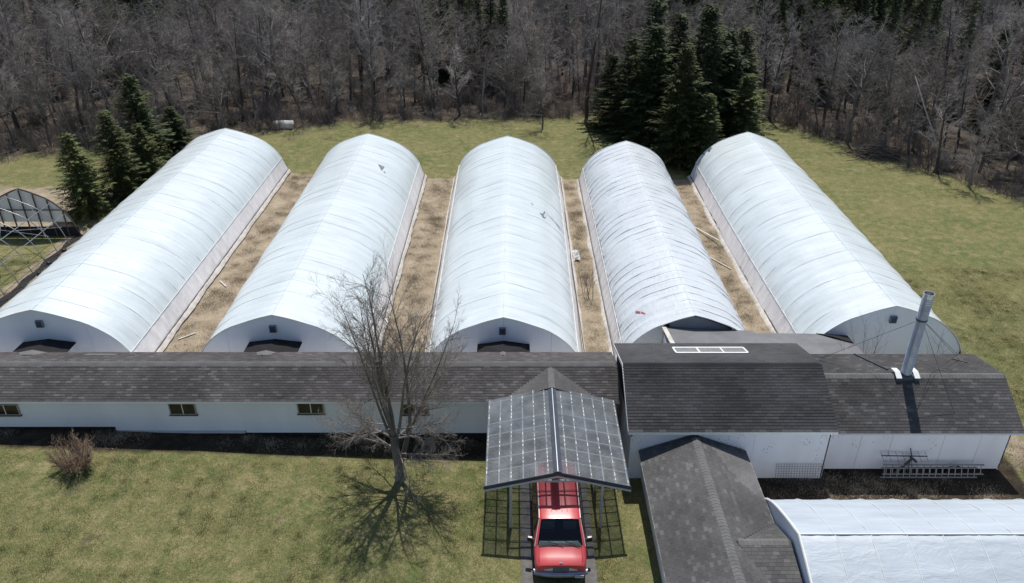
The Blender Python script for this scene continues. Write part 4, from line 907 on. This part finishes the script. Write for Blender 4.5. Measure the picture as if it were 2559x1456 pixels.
# ------------------------------------------------------------------ trees
def rot_about(v, axis_, a): return Matrix.Rotation(a, 3, axis_) @ v
def perp(d, r_):
    v = Vector((r_.gauss(0, 1), r_.gauss(0, 1), r_.gauss(0, 1))); v -= d*v.dot(d); v.normalize(); return v
def grow(tr, cr, p, d, length, rad, lev, P, r_):
    """one branch: a wandering tapered tube that carries the next order of branches"""
    maxlev = P['levels']; seg = P['seg'][lev]; pts = [p.copy()]; rads = [rad]; dirs = [d.copy()]
    end = rad*P['taper'][lev]
    for i in range(seg):
        d = (d + perp(d, r_)*r_.gauss(0, P['wander'][lev]) + Vector((0, 0, P['up'][lev]))).normalized()
        p = p + d*(length/seg); pts.append(p.copy()); dirs.append(d.copy()); rads.append(lerp(rad, end, (i+1)/seg))
    (tr if lev <= P['trunk_lev'] else cr).tube(pts, rads, P['sides'][lev], cap=False)
    if lev >= maxlev: return
    n = P['kids'][lev]; n = max(1, int(round(n*r_.uniform(.75, 1.25))))
    t0 = P['start'][lev]
    for i in range(n):
        t = t0 + (1-t0)*((i+r_.random())/n); k = min(seg-1, int(t*seg)); f = t*seg-k
        q = pts[k].lerp(pts[k+1], f); base = dirs[k+1]
        a = R(P['angle'][lev])*r_.uniform(.65, 1.3)
        side = perp(base, r_)
        if P.get('flat', 0) and lev > 0: side.z *= (1-P['flat']); side.normalize()
        nd = (base*math.cos(a) + side*math.sin(a)).normalized()
        ln = length*P['ratio'][lev]*r_.uniform(.6, 1.15)*lerp(1.15, .5 if lev else P.get('tip', .55), t)
        grow(tr, cr, q, nd, ln, min(rads[k]*.75, max(P['rmin'], lerp(rads[k], rads[k+1], f)*P['rr'][lev])), lev+1, P, r_)
FOREST = dict(levels=4, seg=[8, 5, 4, 3, 1], taper=[.10, .2, .3, .4, .4], wander=[.07, .16, .22, .28, .3], up=[.03, .05, .04, .02, 0], kids=[17, 9, 8, 6], start=[.26, .2, .15, .1], angle=[52, 48, 46, 44], ratio=[.50, .52, .52, .55], rr=[.45, .55, .55, .6], sides=[7, 5, 4, 3, 3], trunk_lev=0, rmin=.014, tip=.45)
def tree_meshes(kind, h, seed, P, rad):
    r_ = random.Random(seed); tr = MB(); cr = MB()
    grow(tr, cr, Vector((0, 0, -.2)), Vector((r_.gauss(0, .06), r_.gauss(0, .06), 1)).normalized(), h, rad, 0, P, r_)
    return tr, cr
def spruce_meshes(h, rad, seed, dens=1.0):
    r_ = random.Random(seed); tr = MB(); cr = MB()
    tr.tube([(0, 0, -.2), (.03, 0, h*.4), (0, .03, h*.75), (0, 0, h*.99)], [h*.017, h*.012, h*.007, .012], 7, cap=False)
    z = h*.05
    while z < h*.985:
        t = z/h; L0 = rad*((1-t)**.72)*(.85+.15*math.sin(z*2.2+seed))+.12; nb = max(4, int((9-4*t)*dens))
        off = r_.random()*6.28
        for i in range(nb):
            an = off+6.28*i/nb+r_.uniform(-.3, .3); L_ = L0*r_.uniform(.5, 1.3); dz = lerp(-.32, .45, t**1.5)+r_.uniform(-.12, .12)
            ca, sa = math.cos(an), math.sin(an); zz = z + r_.uniform(-.1, .1)
            def at(f): return Vector((ca*L_*f, sa*L_*f, zz + L_*(dz*f + .18*f*f)))
            if L_ > .5: tr.tube([at(0), at(.55)], [.018, .006], 3, cap=False)
            nseg = max(3, int(L_/.13))
            for k in range(nseg):
                f = (k+.6)/nseg
                if f < .16: continue
                c = at(f); w = .10+.30*(1-f)*min(1, L_/1.4)
                for sgn in (-1, 1):
                    for rep in range(2):
                        fw = r_.uniform(.16, .30)*(.7+.5*min(1, L_)); sp = sgn*w*r_.uniform(.6, 1.25)
                        a = c + Vector((r_.uniform(-.04, .04), r_.uniform(-.04, .04), r_.uniform(-.03, .04)))
                        tip = a + Vector((ca*fw - sa*sp, sa*fw + ca*sp, r_.uniform(-.16, .05)))
                        dd = (tip-a); nrm = Vector((-dd.y, dd.x, r_.uniform(-.4, .4)*dd.length))
                        nrm.normalize(); wd = r_.uniform(.030, .055)
                        b = len(cr.v); m = a.lerp(tip, .45)
                        cr.v += [tuple(a), tuple(m+nrm*wd), tuple(tip), tuple(m-nrm*wd+Vector((0, 0, -.03)))]
                        cr.f.append((b, b+1, b+2, b+3))
            tip = at(1.0); b = len(cr.v); m = at(.8); cr.v += [tuple(m+Vector((-sa*.05, ca*.05, 0))), tuple(tip), tuple(m-Vector((-sa*.05, ca*.05, 0)))]; cr.f.append((b, b+1, b+2))
        z += h*.017*(.8+.6*(1-t)) if h > 6 else h*.024
    return tr, cr
def shrub_meshes(h, n, seed, spread, twig=6):
    r_ = random.Random(seed); cr = MB(); tr = MB()
    P = dict(levels=2, seg=[5, 3, 2], taper=[.3, .35, .4], wander=[.12, .2, .25], up=[.05, .03, .0], kids=[twig+3, twig], start=[.25, .15], angle=[34, 40], ratio=[.42, .5], rr=[.55, .6], sides=[4, 3, 3], trunk_lev=0, rmin=.006)
    for i in range(n):
        an = r_.random()*6.28; rr_ = spread*math.sqrt(r_.random()); lean = .2+.55*r_.random()
        grow(tr, cr, Vector((math.cos(an)*rr_*.35, math.sin(an)*rr_*.35, -.1)), Vector((math.cos(an)*lean, math.sin(an)*lean, 1)).normalized(), h*r_.uniform(.55, 1.1), .018+.01*r_.random(), 0, P, r_)
    return tr, cr
def protos(name, lst, mt, mc, smooth=True):
    out = []
    for tr, cr in lst:
        out.append((tr.mesh(name+'_trunk', mt, True), cr.mesh(name+'_crown', mc, False)))
    return out
def joined(name, pair):
    tr, cr = pair; mb = MB(); mb.v = tr.v + cr.v; n = len(tr.v); mb.f = tr.f + [tuple(i+n for i in f) for f in cr.f]; nt_ = len(tr.f)
    return mb, nt_
def plant(name, meshes, loc, rz, s, label, cat, group, parts=('trunk', 'crown'), tilt=(0, 0)):
    e = bpy.data.objects.new(name, None); COL.objects.link(e); e.empty_display_size = .2
    e.location = loc; e.rotation_euler = (tilt[0], tilt[1], rz); e.scale = s if hasattr(s, '__len__') else (s, s, s); tag(e, label, cat, group)
    for me, pn in zip(meshes, parts):
        o = bpy.data.objects.new(pn, me); COL.objects.link(o); o.parent = e
    return e
def scatter(name, pts, meshes, label=None, cat=None):
    """one 'stuff' object: its vertices carry rotation, scale and variant for instances of the given meshes"""
    me = bpy.data.meshes.new(name); me.from_pydata([p[:3] for p in pts], [], [])
    for an, i, ty in (('rot', 3, 'FLOAT'), ('scl', 4, 'FLOAT'), ('idx', 5, 'INT')):
        a = me.attributes.new(an, ty, 'POINT'); a.data.foreach_set('value', [(int(p[i]) if ty == 'INT' else p[i]) for p in pts])
    o = bpy.data.objects.new(name, me); COL.objects.link(o); tag(o, label, cat, None, 'stuff')
    ng = bpy.data.node_groups.new(name+'_scatter', 'GeometryNodeTree')
    ng.interface.new_socket('Geometry', in_out='INPUT', socket_type='NodeSocketGeometry'); ng.interface.new_socket('Geometry', in_out='OUTPUT', socket_type='NodeSocketGeometry')
    N = ng.nodes; L = ng.links; gi = N.new('NodeGroupInput'); go = N.new('NodeGroupOutput')
    ins = N.new('GeometryNodeInstanceOnPoints'); ins.inputs['Pick Instance'].default_value = True
    jn = N.new('GeometryNodeJoinGeometry')
    for k, mesh in enumerate(meshes):
        po = bpy.data.objects.new(name+'_source', mesh)
        oi = N.new('GeometryNodeObjectInfo'); oi.transform_space = 'ORIGINAL'; oi.inputs['Object'].default_value = po; oi.inputs['As Instance'].default_value = True
        L.new(oi.outputs['Geometry'], jn.inputs[0])
    def attr(nm, ty):
        a = N.new('GeometryNodeInputNamedAttribute'); a.data_type = ty; a.inputs['Name'].default_value = nm; return a.outputs[0]
    cx = N.new('ShaderNodeCombineXYZ'); L.new(attr('rot', 'FLOAT'), cx.inputs[2])
    L.new(gi.outputs[0], ins.inputs['Points']); L.new(jn.outputs[0], ins.inputs['Instance']); L.new(attr('idx', 'INT'), ins.inputs['Instance Index'])
    L.new(cx.outputs[0], ins.inputs['Rotation']); L.new(attr('scl', 'FLOAT'), ins.inputs['Scale']); L.new(ins.outputs[0], go.inputs[0])
    md = o.modifiers.new('scatter', 'NODES'); md.node_group = ng
    return o
def two_mat_mesh(name, pair, mt, mc):
    mb, nt_ = joined(name, pair); me = mb.mesh(name, mt); me.materials.append(mc)
    me.polygons.foreach_set('material_index', [0]*nt_ + [1]*(len(me.polygons)-nt_)); return me

fr = random.Random(21)
VAR = []
for sd_, ov in ((1, {}), (2, dict(angle=[38, 40, 44, 44], ratio=[.36, .5, .5, .55])), (3, dict(angle=[62, 52, 46, 44], kids=[15, 9, 8, 6])), (4, dict(start=[.18, .2, .15, .1])), (5, dict(wander=[.16, .24, .26, .3, .3], ratio=[.52, .52, .5, .55])), (6, dict(angle=[34, 36, 40, 44], start=[.4, .2, .15, .1], ratio=[.34, .5, .5, .55])), (7, dict(wander=[.20, .26, .28, .3, .3], kids=[14, 9, 8, 6], start=[.22, .2, .15, .1], ratio=[.6, .5, .5, .5]))):
    P = dict(FOREST); P.update(ov); VAR.append(tree_meshes('bare', 9.5, 100+sd_, P, .13+.02*(sd_ % 3)))
BARE = [(tr.mesh('bare_trunk', M['bark_dark' if i % 2 else 'bark_grey'], True), cr.mesh('bare_crown', M['twig_grey'] if i % 3 else M['twig_brown'])) for i, (tr, cr) in enumerate(VAR)]
SPR = [spruce_meshes(9.0, 1.75, 31, 1.15), spruce_meshes(9.0, 2.1, 32, 1.15), spruce_meshes(9.0, 1.4, 33, .8)]
SPRUCE = [(tr.mesh('spruce_trunk', M['bark_dark'], True), cr.mesh('spruce_crown', M['needles_light'] if i == 1 else M['needles'])) for i, (tr, cr) in enumerate(SPR)]
SHR = [shrub_meshes(2.0, 16, 51, .9), shrub_meshes(2.6, 12, 52, .7), shrub_meshes(1.5, 20, 53, 1.1)]
SHRUB = [(tr.mesh('shrub_stems', M['twig_brown'], False), cr.mesh('shrub_twigs', M['twig_red' if i == 1 else 'twig_brown'])) for i, (tr, cr) in enumerate(SHR)]

def column_name(x, y):
    k = x/(y*.62)
    for lim, nm in ((-.62, 'at the far left of the wood'), (-.36, 'in the wood behind the leftmost covered greenhouse'), (-.13, 'in the wood behind the second greenhouse'), (.09, 'in the wood behind the middle greenhouse'), (.30, 'in the wood left of the spruce clump'), (.55, 'in the wood right of the spruce clump')):
        if k < lim: return nm
    return 'at the far right of the wood'
def depth_name(x, y):
    d = y-edge_y(x); return 'on the lawn edge' if d < 5 else ('a few rows' if d < 18 else 'deep') 
# hand-set neighbours first: they keep other trees at a distance
taken = []
def free(x, y, r):
    return all((x-a)**2+(y-b)**2 > (r+c)**2*.25 for a, b, c in taken)
SPRUCE_SPOTS = [(12.6, 71.6, 11.0, 3.3, 0), (14.3, 66.3, 10.4, 3.0, 1), (16.6, 69.5, 13.0, 3.2, 0), (21.2, 74.5, 10.2, 3.4, 1), (9.6, 77.3, 7.2, 2.6, 0), (18.9, 71.4, 10.6, 3.4, 0), (13.2, 76.5, 12.5, 3.4, 2), (18.9, 78.5, 11.4, 3.4, 0), (16.2, 65.2, 6.6, 2.4, 1), (22.9, 79.5, 7.0, 2.4, 0), (10.9, 74.2, 9.4, 3.0, 1), (15.0, 73.4, 11.6, 3.2, 0), (20.4, 68.6, 7.4, 2.6, 1)]
SPN = ['tall dark spruce at the left of the clump behind the right greenhouses', 'lighter green spruce at the front of the clump behind the torn greenhouse', 'tallest dark spruce in the middle of the clump behind the right greenhouses', 'broad spruce at the right end of the clump behind the rightmost greenhouse', 'short spruce with bare lower trunk left of the clump', 'dark spruce behind the gap between the two right greenhouses', 'slim spruce at the back left of the clump', 'dark spruce at the back of the clump behind the rightmost greenhouse', 'small spruce at the foot of the clump by the rightmost greenhouse', 'low spruce on the lawn edge right of the clump', 'lighter spruce in the left flank of the clump', 'tall spruce in the heart of the clump', 'small light green spruce right behind the rightmost greenhouse']
for (x, y, h, w, k), nm in zip(SPRUCE_SPOTS, SPN):
    base = (1.75, 2.1, 1.4)[k]
    plant('spruce_tree', SPRUCE[k], (x, y, 0), fr.random()*6.28, (w/base, w/base, h/9.0), nm, 'spruce', 'spruce clump behind the right greenhouses'); taken.append((x, y, 4.0))
for (x, y, h, w, k), nm in zip([(-31.3, 53.2, 6.2, 2.2, 1), (-29.9, 56.3, 6.9, 2.3, 1), (-30.3, 62.0, 8.2, 2.4, 0), (-28.9, 58.8, 5.2, 1.9, 1), (-29.2, 65.6, 4.6, 1.9, 0)],
        ['nearest spruce beside the plastic end wall at the left', 'second spruce of the left group beside the leftmost covered greenhouse', 'tallest dark spruce of the left group', 'small spruce tucked against the leftmost covered greenhouse', 'low spruce at the far end of the left group']):
    base = (1.75, 2.1, 1.4)[k]
    plant('spruce_tree', SPRUCE[k], (x, y, gz(x)), fr.random()*6.28, (w/base, w/base, h/9.0), nm, 'spruce', 'spruces beside the leftmost greenhouse'); taken.append((x, y, 3.5))
SPECIAL = [(7.6, 80.4, 1.65, 5, 'tall pale bare tree at the lawn edge left of the spruce clump', None),
           (2.85, 76.8, .58, 6, 'small crooked fruit tree on the lawn behind the middle greenhouse', None),
           (37.6, 61.0, .62, 4, 'bare tree with thick dark trunk at the lawn edge, far right', None),
           (26.6, 80.4, 1.05, 1, 'bare tree with tall dark trunk just right of the spruce clump', None),
           (31.6, 71.8, .95, 0, 'bare tree rising behind the brush pile', None),
           (-14.6, 79.2, .85, 4, 'dark leaning bare tree at the lawn edge behind the second greenhouse', None)]
for x, y, s, k, nm, g in SPECIAL:
    plant('bare_tree', BARE[k], (x, y, gz(x)), fr.random()*6.28, s, nm, 'tree', 'bare trees along the lawn edge'); taken.append((x, y, 4))
# the wood
cand = []
tries = 0
while len(cand) < 95 and tries < 6000:
    tries += 1
    x = fr.uniform(-62, 56); e = edge_y(x); y = e + fr.uniform(.8, 8)
    if abs(x) > y*.66+3 or not free(x, y, 2.3): continue
    cand.append((x, y, False)); taken.append((x, y, 2.3))
while len(cand) < 1040 and tries < 60000:
    tries += 1
    y = fr.uniform(56, 140) if fr.random() < .55 else fr.uniform(66, 112); x = fr.uniform(-1, 1)*(y*.66+6)
    e = edge_y(x)
    if y < e+1.0: continue
    r_ = 2.7 if y < e+25 else 3.5
    if not free(x, y, r_): continue
    # spruces stand in loose groups, more of them in the back and on the right
    v = math.sin(x*.11+1.3)*math.sin(y*.09+x*.04)+.5*math.sin(x*.31+y*.17)
    back = smooth01((y-e-4)/30)
    con = v > lerp(1.15, .05, back)-(.2 if x > 15 else 0)-.7*smooth01((y-98)/18)*(1 if x > 8 or x < -12 else .6)
    cand.append((x, y, con)); taken.append((x, y, r_))
cand.sort(key=lambda c: c[1]-edge_y(c[0])*.3)
bare = [c for c in cand if not c[2]]; con = [c for c in cand if c[2]]
deepb = []
for i, (x, y, _) in enumerate(bare):
    s = fr.choice((fr.uniform(.6, 1.1), fr.uniform(.8, 1.3)))*(.72 if y < edge_y(x)+4 else 1); k = fr.randrange(7); rz = fr.random()*6.28
    if i < 294:
        d = y-edge_y(x); sz = 'low' if s < .78 else ('tall' if s > .98 else 'middling'); tw = 'grey-twigged' if k % 3 else 'brown-twigged'; row = sz + ' ' + tw + ' bare tree ' + ('in the front row' if d < 6 else ('a few rows back' if d < 20 else 'deep'))
        w = column_name(x, y)
        plant('bare_tree', BARE[k], (x, y, gz(x)), rz, (s*fr.uniform(.85, 1.15), s*fr.uniform(.85, 1.15), s), row + ' ' + w, 'tree', row.replace('tree', 'trees') + ' ' + w, tilt=(fr.gauss(0, .05), fr.gauss(0, .05)))
    else: deepb.append((x, y, gz(x), rz, s, k % 4))
if deepb:
    scatter('far_bare_trees', deepb, [two_mat_mesh('far_bare_tree', VAR[i], M['bark_grey'], M['twig_grey'] if i % 3 else M['twig_brown']) for i in range(4)], 'far bare trees that close the wood at the top', 'trees')
for i, (x, y, _) in enumerate(con):
    s = fr.uniform(.75, 1.35); k = fr.choice((0, 2, 2, 0, 1)); w = column_name(x, y); d = y-edge_y(x); row = ('tall ' if s > 1.12 else ('low ' if s < .9 else '')) + ('light green' if k == 1 else ('slim dark' if k == 2 else 'dark')) + ' spruce' + (' near the edge' if d < 10 else ' among bare trees')
    plant('spruce_tree', SPRUCE[k], (x, y, gz(x)), fr.random()*6.28, (s*.9, s*.9, s*fr.uniform(1.0, 1.25)), row + ' ' + w, 'spruce', row.replace('spruce', 'spruces') + ' ' + w)
# brush along the edge and under the trees
edge_sh = []; under = []
for i in range(620):
    x = fr.uniform(-62, 58); e = edge_y(x); y = e + abs(fr.gauss(0, 1))*6.5 - .6
    if abs(x) > y*.66+3: continue
    if 10 < x < 24 and y < 80: continue
    (edge_sh if len(edge_sh) < 160 and y < e+3.2 else under).append((x, y, gz(x), fr.random()*6.28, fr.uniform(.45, 1.0), fr.randrange(3)))
for (x, y, z, rz, s, k) in edge_sh:
    w = column_name(x, y).replace('in the wood', 'at the lawn edge').replace('of the wood', 'of the lawn edge')
    c = ('brown twiggy thicket', 'reddish upright thicket', 'low dense brown thicket')[k]
    plant('thicket', SHRUB[k], (x, y, z), rz, s, c + ' ' + w, 'shrub', c + 's ' + w, parts=('stems', 'twigs'))
for i in range(500):
    y = fr.uniform(62, 120); x = fr.uniform(-1, 1)*(y*.66+4)
    if y > edge_y(x)+5: under.append((x, y, gz(x), fr.random()*6.28, fr.uniform(.7, 1.5), fr.randrange(3)))
scatter('undergrowth', under, [two_mat_mesh('undergrowth_bush', SHR[i], M['twig_brown'], M['twig_red'] if i == 1 else M['twig_brown']) for i in range(3)], 'brown twiggy undergrowth filling the wood floor', 'undergrowth')

# ------------------------------------------------------------------ the big bare tree in front of the barn
hero = empty('bare_tree', (-4.95, 25.95, 0), 0, 'large bare many-stemmed tree in front of the barn, left of the carport', 'tree')
hr = random.Random(77); tr = MB(); cr = MB()
HP = dict(levels=4, seg=[7, 6, 5, 3, 2], taper=[.10, .2, .3, .35, .4], wander=[.07, .12, .16, .2, .24], up=[.012, .035, .03, .02, .02], kids=[14, 9, 7, 5], start=[.20, .14, .12, .1], angle=[42, 38, 40, 42], ratio=[.46, .44, .46, .5], rr=[.42, .5, .55, .6], sides=[8, 6, 5, 3, 3], trunk_lev=0, rmin=.012, tip=.6)
B = Vector((-4.95, 25.95, 0))
tr.tube([B+Vector(v) for v in ((.10, .0, -.2), (.06, 0, .12), (.0, -.02, .5), (-.03, -.05, 1.1), (-.10, -.05, 1.8), (-.12, -.02, 2.5))], [.34, .27, .23, .215, .21, .20], 10, cap=False)
for a in range(5):   # root flare
    an = a*1.256+.3; tr.tube([B+Vector((.05, 0, .45)), B+Vector((math.cos(an)*.28, math.sin(an)*.28, .08)), B+Vector((math.cos(an)*.55, math.sin(an)*.55, -.06))], [.13, .10, .03], 6, cap=False)
for off, d, L_, r0 in (((-.14, -.02, 2.4), (-.13, -.04, 1), 7.2, .11), ((-.10, 0, 2.45), (.05, -.08, 1), 7.6, .115), ((-.16, .02, 2.1), (-.36, -.04, 1), 7.0, .085), ((-.14, .02, 2.3), (-.22, .12, 1), 6.4, .07), ((-.02, .05, 2.2), (.20, -.06, 1), 7.0, .085)):
    grow(tr, cr, B+Vector(off), Vector(d).normalized(), L_, r0, 0, HP, hr)
# second trunk just behind
tr.tube([B+Vector(v) for v in ((.0, .0, .55), (.22, .20, 1.2), (.45, .40, 1.9), (.62, .46, 2.6))], [.15, .14, .13, .115], 9, cap=False)
for off, d, L_, r0 in (((.66, .46, 2.5), (.08, -.05, 1), 7.2, .10), ((.60, .46, 2.2), (.38, -.05, 1), 6.6, .075), ((.40, .36, 1.8), (.45, -.1, 1), 5.6, .055)):
    grow(tr, cr, B+Vector(off), Vector(d).normalized(), L_, r0, 0, HP, hr)
LP = dict(HP); LP.update(levels=3, seg=[7, 5, 4, 3], up=[-.012, .02, .02, .02], kids=[15, 8, 6], angle=[44, 42, 44], ratio=[.42, .45, .5], start=[.2, .15, .1], wander=[.12, .18, .2, .24], flat=.4)
for i in range(17):  # low drooping limbs
    an = hr.gauss(0, .55) + (math.pi if i % 2 else 0); c, s = math.cos(an), math.sin(an)
    grow(cr, cr, B+Vector((-.06+c*.12, s*.12, hr.uniform(1.2, 2.9))), Vector((c, s, hr.uniform(.02, .45))).normalized(), hr.uniform(2.4, 3.7), hr.uniform(.035, .055), 0, LP, hr)
tr.build('trunk', M['bark_hero'], hero, True); cr.build('crown', M['twig_hero'], hero); hero.scale = (.82, .88, 1.0)
# ------------------------------------------------------------------ smaller plants
tr, cr = shrub_meshes(1.35, 70, 61, 1.5, 7)
plant('shrub', (tr.mesh('s', M['twig_brown']), cr.mesh('s2', M['tan_twig'])), (-19.0, 26.2, gz(-19)), .4, 1.0, 'round reddish-brown leafless shrub on the lawn before the barn', 'shrub', None, parts=('stems', 'twigs'))
SAP = dict(FOREST); SAP.update(levels=2, seg=[5, 4, 3], kids=[9, 5], angle=[30, 36], ratio=[.45, .5], start=[.25, .2], up=[.03, .06, .03], trunk_lev=0, rmin=.007, sides=[5, 4, 3])
def saplings(x, y, z, h, n, seed, label, spread=.3):
    r_ = random.Random(seed); tr = MB(); cr = MB()
    for i in range(n): grow(tr, cr, Vector((r_.uniform(-spread, spread), r_.uniform(-spread, spread), -.1)), Vector((r_.uniform(-.3, .3), r_.uniform(-.1, .1), 1)).normalized(), h*r_.uniform(.7, 1.1), .022, 0, SAP, r_)
    plant('sapling', (tr.mesh('t', M['twig_brown'], True), cr.mesh('c', M['twig_brown'])), (x, y, z), 0, 1, label, 'sapling', None, parts=('stems', 'twigs'))
saplings(17.3, 32.2, 0, 4.1, 6, 5, 'bare sapling clump before the rightmost greenhouse gable, left of the chimney', .4)
saplings(20.5, 32.0, 0, 3.4, 2, 6, 'thin bare sapling rising behind the chimney shed', .3)
saplings(21.0, 32.2, 0, 3.6, 4, 7, 'bare sapling at the right end of the rightmost greenhouse gable', .3)
saplings(4.55, 42.3, 0, 2.4, 6, 8, 'thin leafless sapling in the path right of the middle greenhouse', .4)
saplings(-3.0, 32.6, 0, 3.2, 2, 9, 'slender bare sapling behind the barn roof by the middle greenhouse', .15)
# brush pile
bp_ = random.Random(9); mb = MB()
for i in range(230):
    a = bp_.gauss(-.35, .28); L_ = bp_.uniform(1.2, 3.6); cx_ = 33.2+bp_.gauss(0, .7); cy_ = 68.2+bp_.gauss(0, .55); z_ = max(.05, .9*math.exp(-((cx_-33.2)**2+(cy_-68.2)**2)/1.6)*bp_.random()*1.3)
    dx_, dy_ = math.cos(a)*L_/2, math.sin(a)*L_/2
    mb.tube([(cx_-dx_, cy_-dy_, z_+bp_.uniform(-.1, .3)), (cx_, cy_, z_+.05), (cx_+dx_, cy_+dy_, max(.03, z_-bp_.uniform(0, .3)))], [.028, .022, .010], 4, cap=False)
o = mb.build('brush_pile', M['bark_dark'], None, False, 'dark heap of cut branches on the right lawn edge', 'brush pile')
def log(x0, y0, x1, y1, r0, m, label, z0=.12, z1=.12):
    mb = MB(); mb.tube([(x0, y0, z0), (lerp(x0, x1, .5), lerp(y0, y1, .5), lerp(z0, z1, .5)+.03), (x1, y1, z1)], [r0, r0*.9, r0*.7], 8); mb.build('log', M[m], None, True, label, 'log')
log(40.6, 62.3, 45.2, 61.0, .20, 'bark_dark', 'fallen log lying at the far right edge of the lawn')
mb = MB(); mb.tube([(37.2, 64.6, -.1), (36.2, 65.3, 2.6), (34.9, 66.2, 5.4), (33.9, 66.8, 7.6)], [.085, .07, .055, .03], 7); mb.build('leaning_birch', M['birch'], None, True, 'pale slender birch stem leaning left among the right-hand trees', 'tree')

# ------------------------------------------------------------------ grass
def tuft_patch(size, n, hmin, hmax, wd, lie, seed):
    r_ = random.Random(seed); mb = MB()
    for i in range(n):
        rr_ = size*1.15*min(1, abs(r_.gauss(0, .42))+.02*r_.random())**.8; aa = r_.random()*6.28; x, y = rr_*math.cos(aa), rr_*math.sin(aa); h = r_.uniform(hmin, hmax); a = r_.random()*6.28; ln = r_.uniform(.2, 1)*lie
        dx_, dy_ = math.cos(a), math.sin(a); b = len(mb.v)
        tx, ty, tz = x+dx_*h*ln, y+dy_*h*ln, h*math.sqrt(max(.02, 1-min(1, ln)**2))
        mb.v += [(x-dy_*wd, y+dx_*wd, -.01), (x+dy_*wd, y-dx_*wd, -.01), (tx, ty, tz)]; mb.f.append((b, b+1, b+2))
    return mb
M['blade_green'] = mat('grass_blades', (.122, .145, .048), .8, .3, .30, hue=(.24, .208, .10), island=.65, spec=.2)
M['blade_straw'] = mat('dead_grass_blades', (.43, .36, .26), .85, .3, .9, hue=(.32, .26, .18), island=.4, spec=.2)
gp = [tuft_patch(1.0, 1300, .025, .06, .006, .95, 71+i).mesh('grass_patch', M['blade_green']) for i in range(3)]
sp_ = [tuft_patch(.8, 380, .05, .16, .007, 1.2, 81+i).mesh('straw_patch', M['blade_straw']) for i in range(3)]
ur = random.Random(5); pts = []
def blocked(x, y):
    if 28.3 < y < 63.2 and -28.6 < x < 23.9: return True
    if 25.7 < y < 31.6 and 4.7 < x < 21.8: return True
    if y < 26.1 and 5.4 < x < 9.8: return True
    if 15.9 < y < 23.9 and x > 9.8: return True
    return False
for ix in range(-50, 48):
    for iy in range(15, 84):
        x, y = ix+.5+ur.uniform(-.2, .2), iy+.5+ur.uniform(-.2, .2)
        px, py, d = to_px((x, y, 0))
        if not (-80 < px < 2640 and -60 < py < 1530): continue
        if blocked(x, y) or y > 46 or y > edge_y(x)-.3: continue
        if 27.4 < y and y < 31 and x < 5: continue
        if 23.3 < y < 27 and 9.8 < x < 22: continue
        pts.append((x, y, gz(x), ur.random()*6.28, ur.uniform(.9, 1.1), ur.randrange(3)))
scatter('lawn_grass', pts, gp, 'short yellow-green lawn grass around the buildings', 'grass')
pts = []
for (xa, xb, ya, yb, n) in ((-18.8, -16.5, 32, 62.5, 110), (-7.4, -4.9, 32, 62.5, 120), (3.95, 5.3, 32, 62.2, 75), (13.1, 14.8, 33, 62, 80), (-30.6, -28.5, 38, 52, 40), (22, 24, 26, 30, 10), (10, 22, 23.9, 26.3, 34), (-27, 4, 27.9, 28.5, 26)):
    for i in range(n):
        x, y = ur.uniform(xa+.3, xb-.3) if xb-xa > 1.2 else ur.uniform(xa, xb), ur.uniform(ya, yb); pts.append((x, y, gz(x), ur.random()*6.28, ur.uniform(.7, 1.1), ur.randrange(3)))
for i in range(420):
    x = ur.uniform(-58, 52); y = edge_y(x)+ur.gauss(.5, 1.6)
    if abs(x) < y*.66+2: pts.append((x, y, gz(x), ur.random()*6.28, ur.uniform(.9, 1.7), ur.randrange(3)))
scatter('dead_grass', pts, sp_, 'matted tan dead grass between the greenhouses and along the wood', 'dead grass')
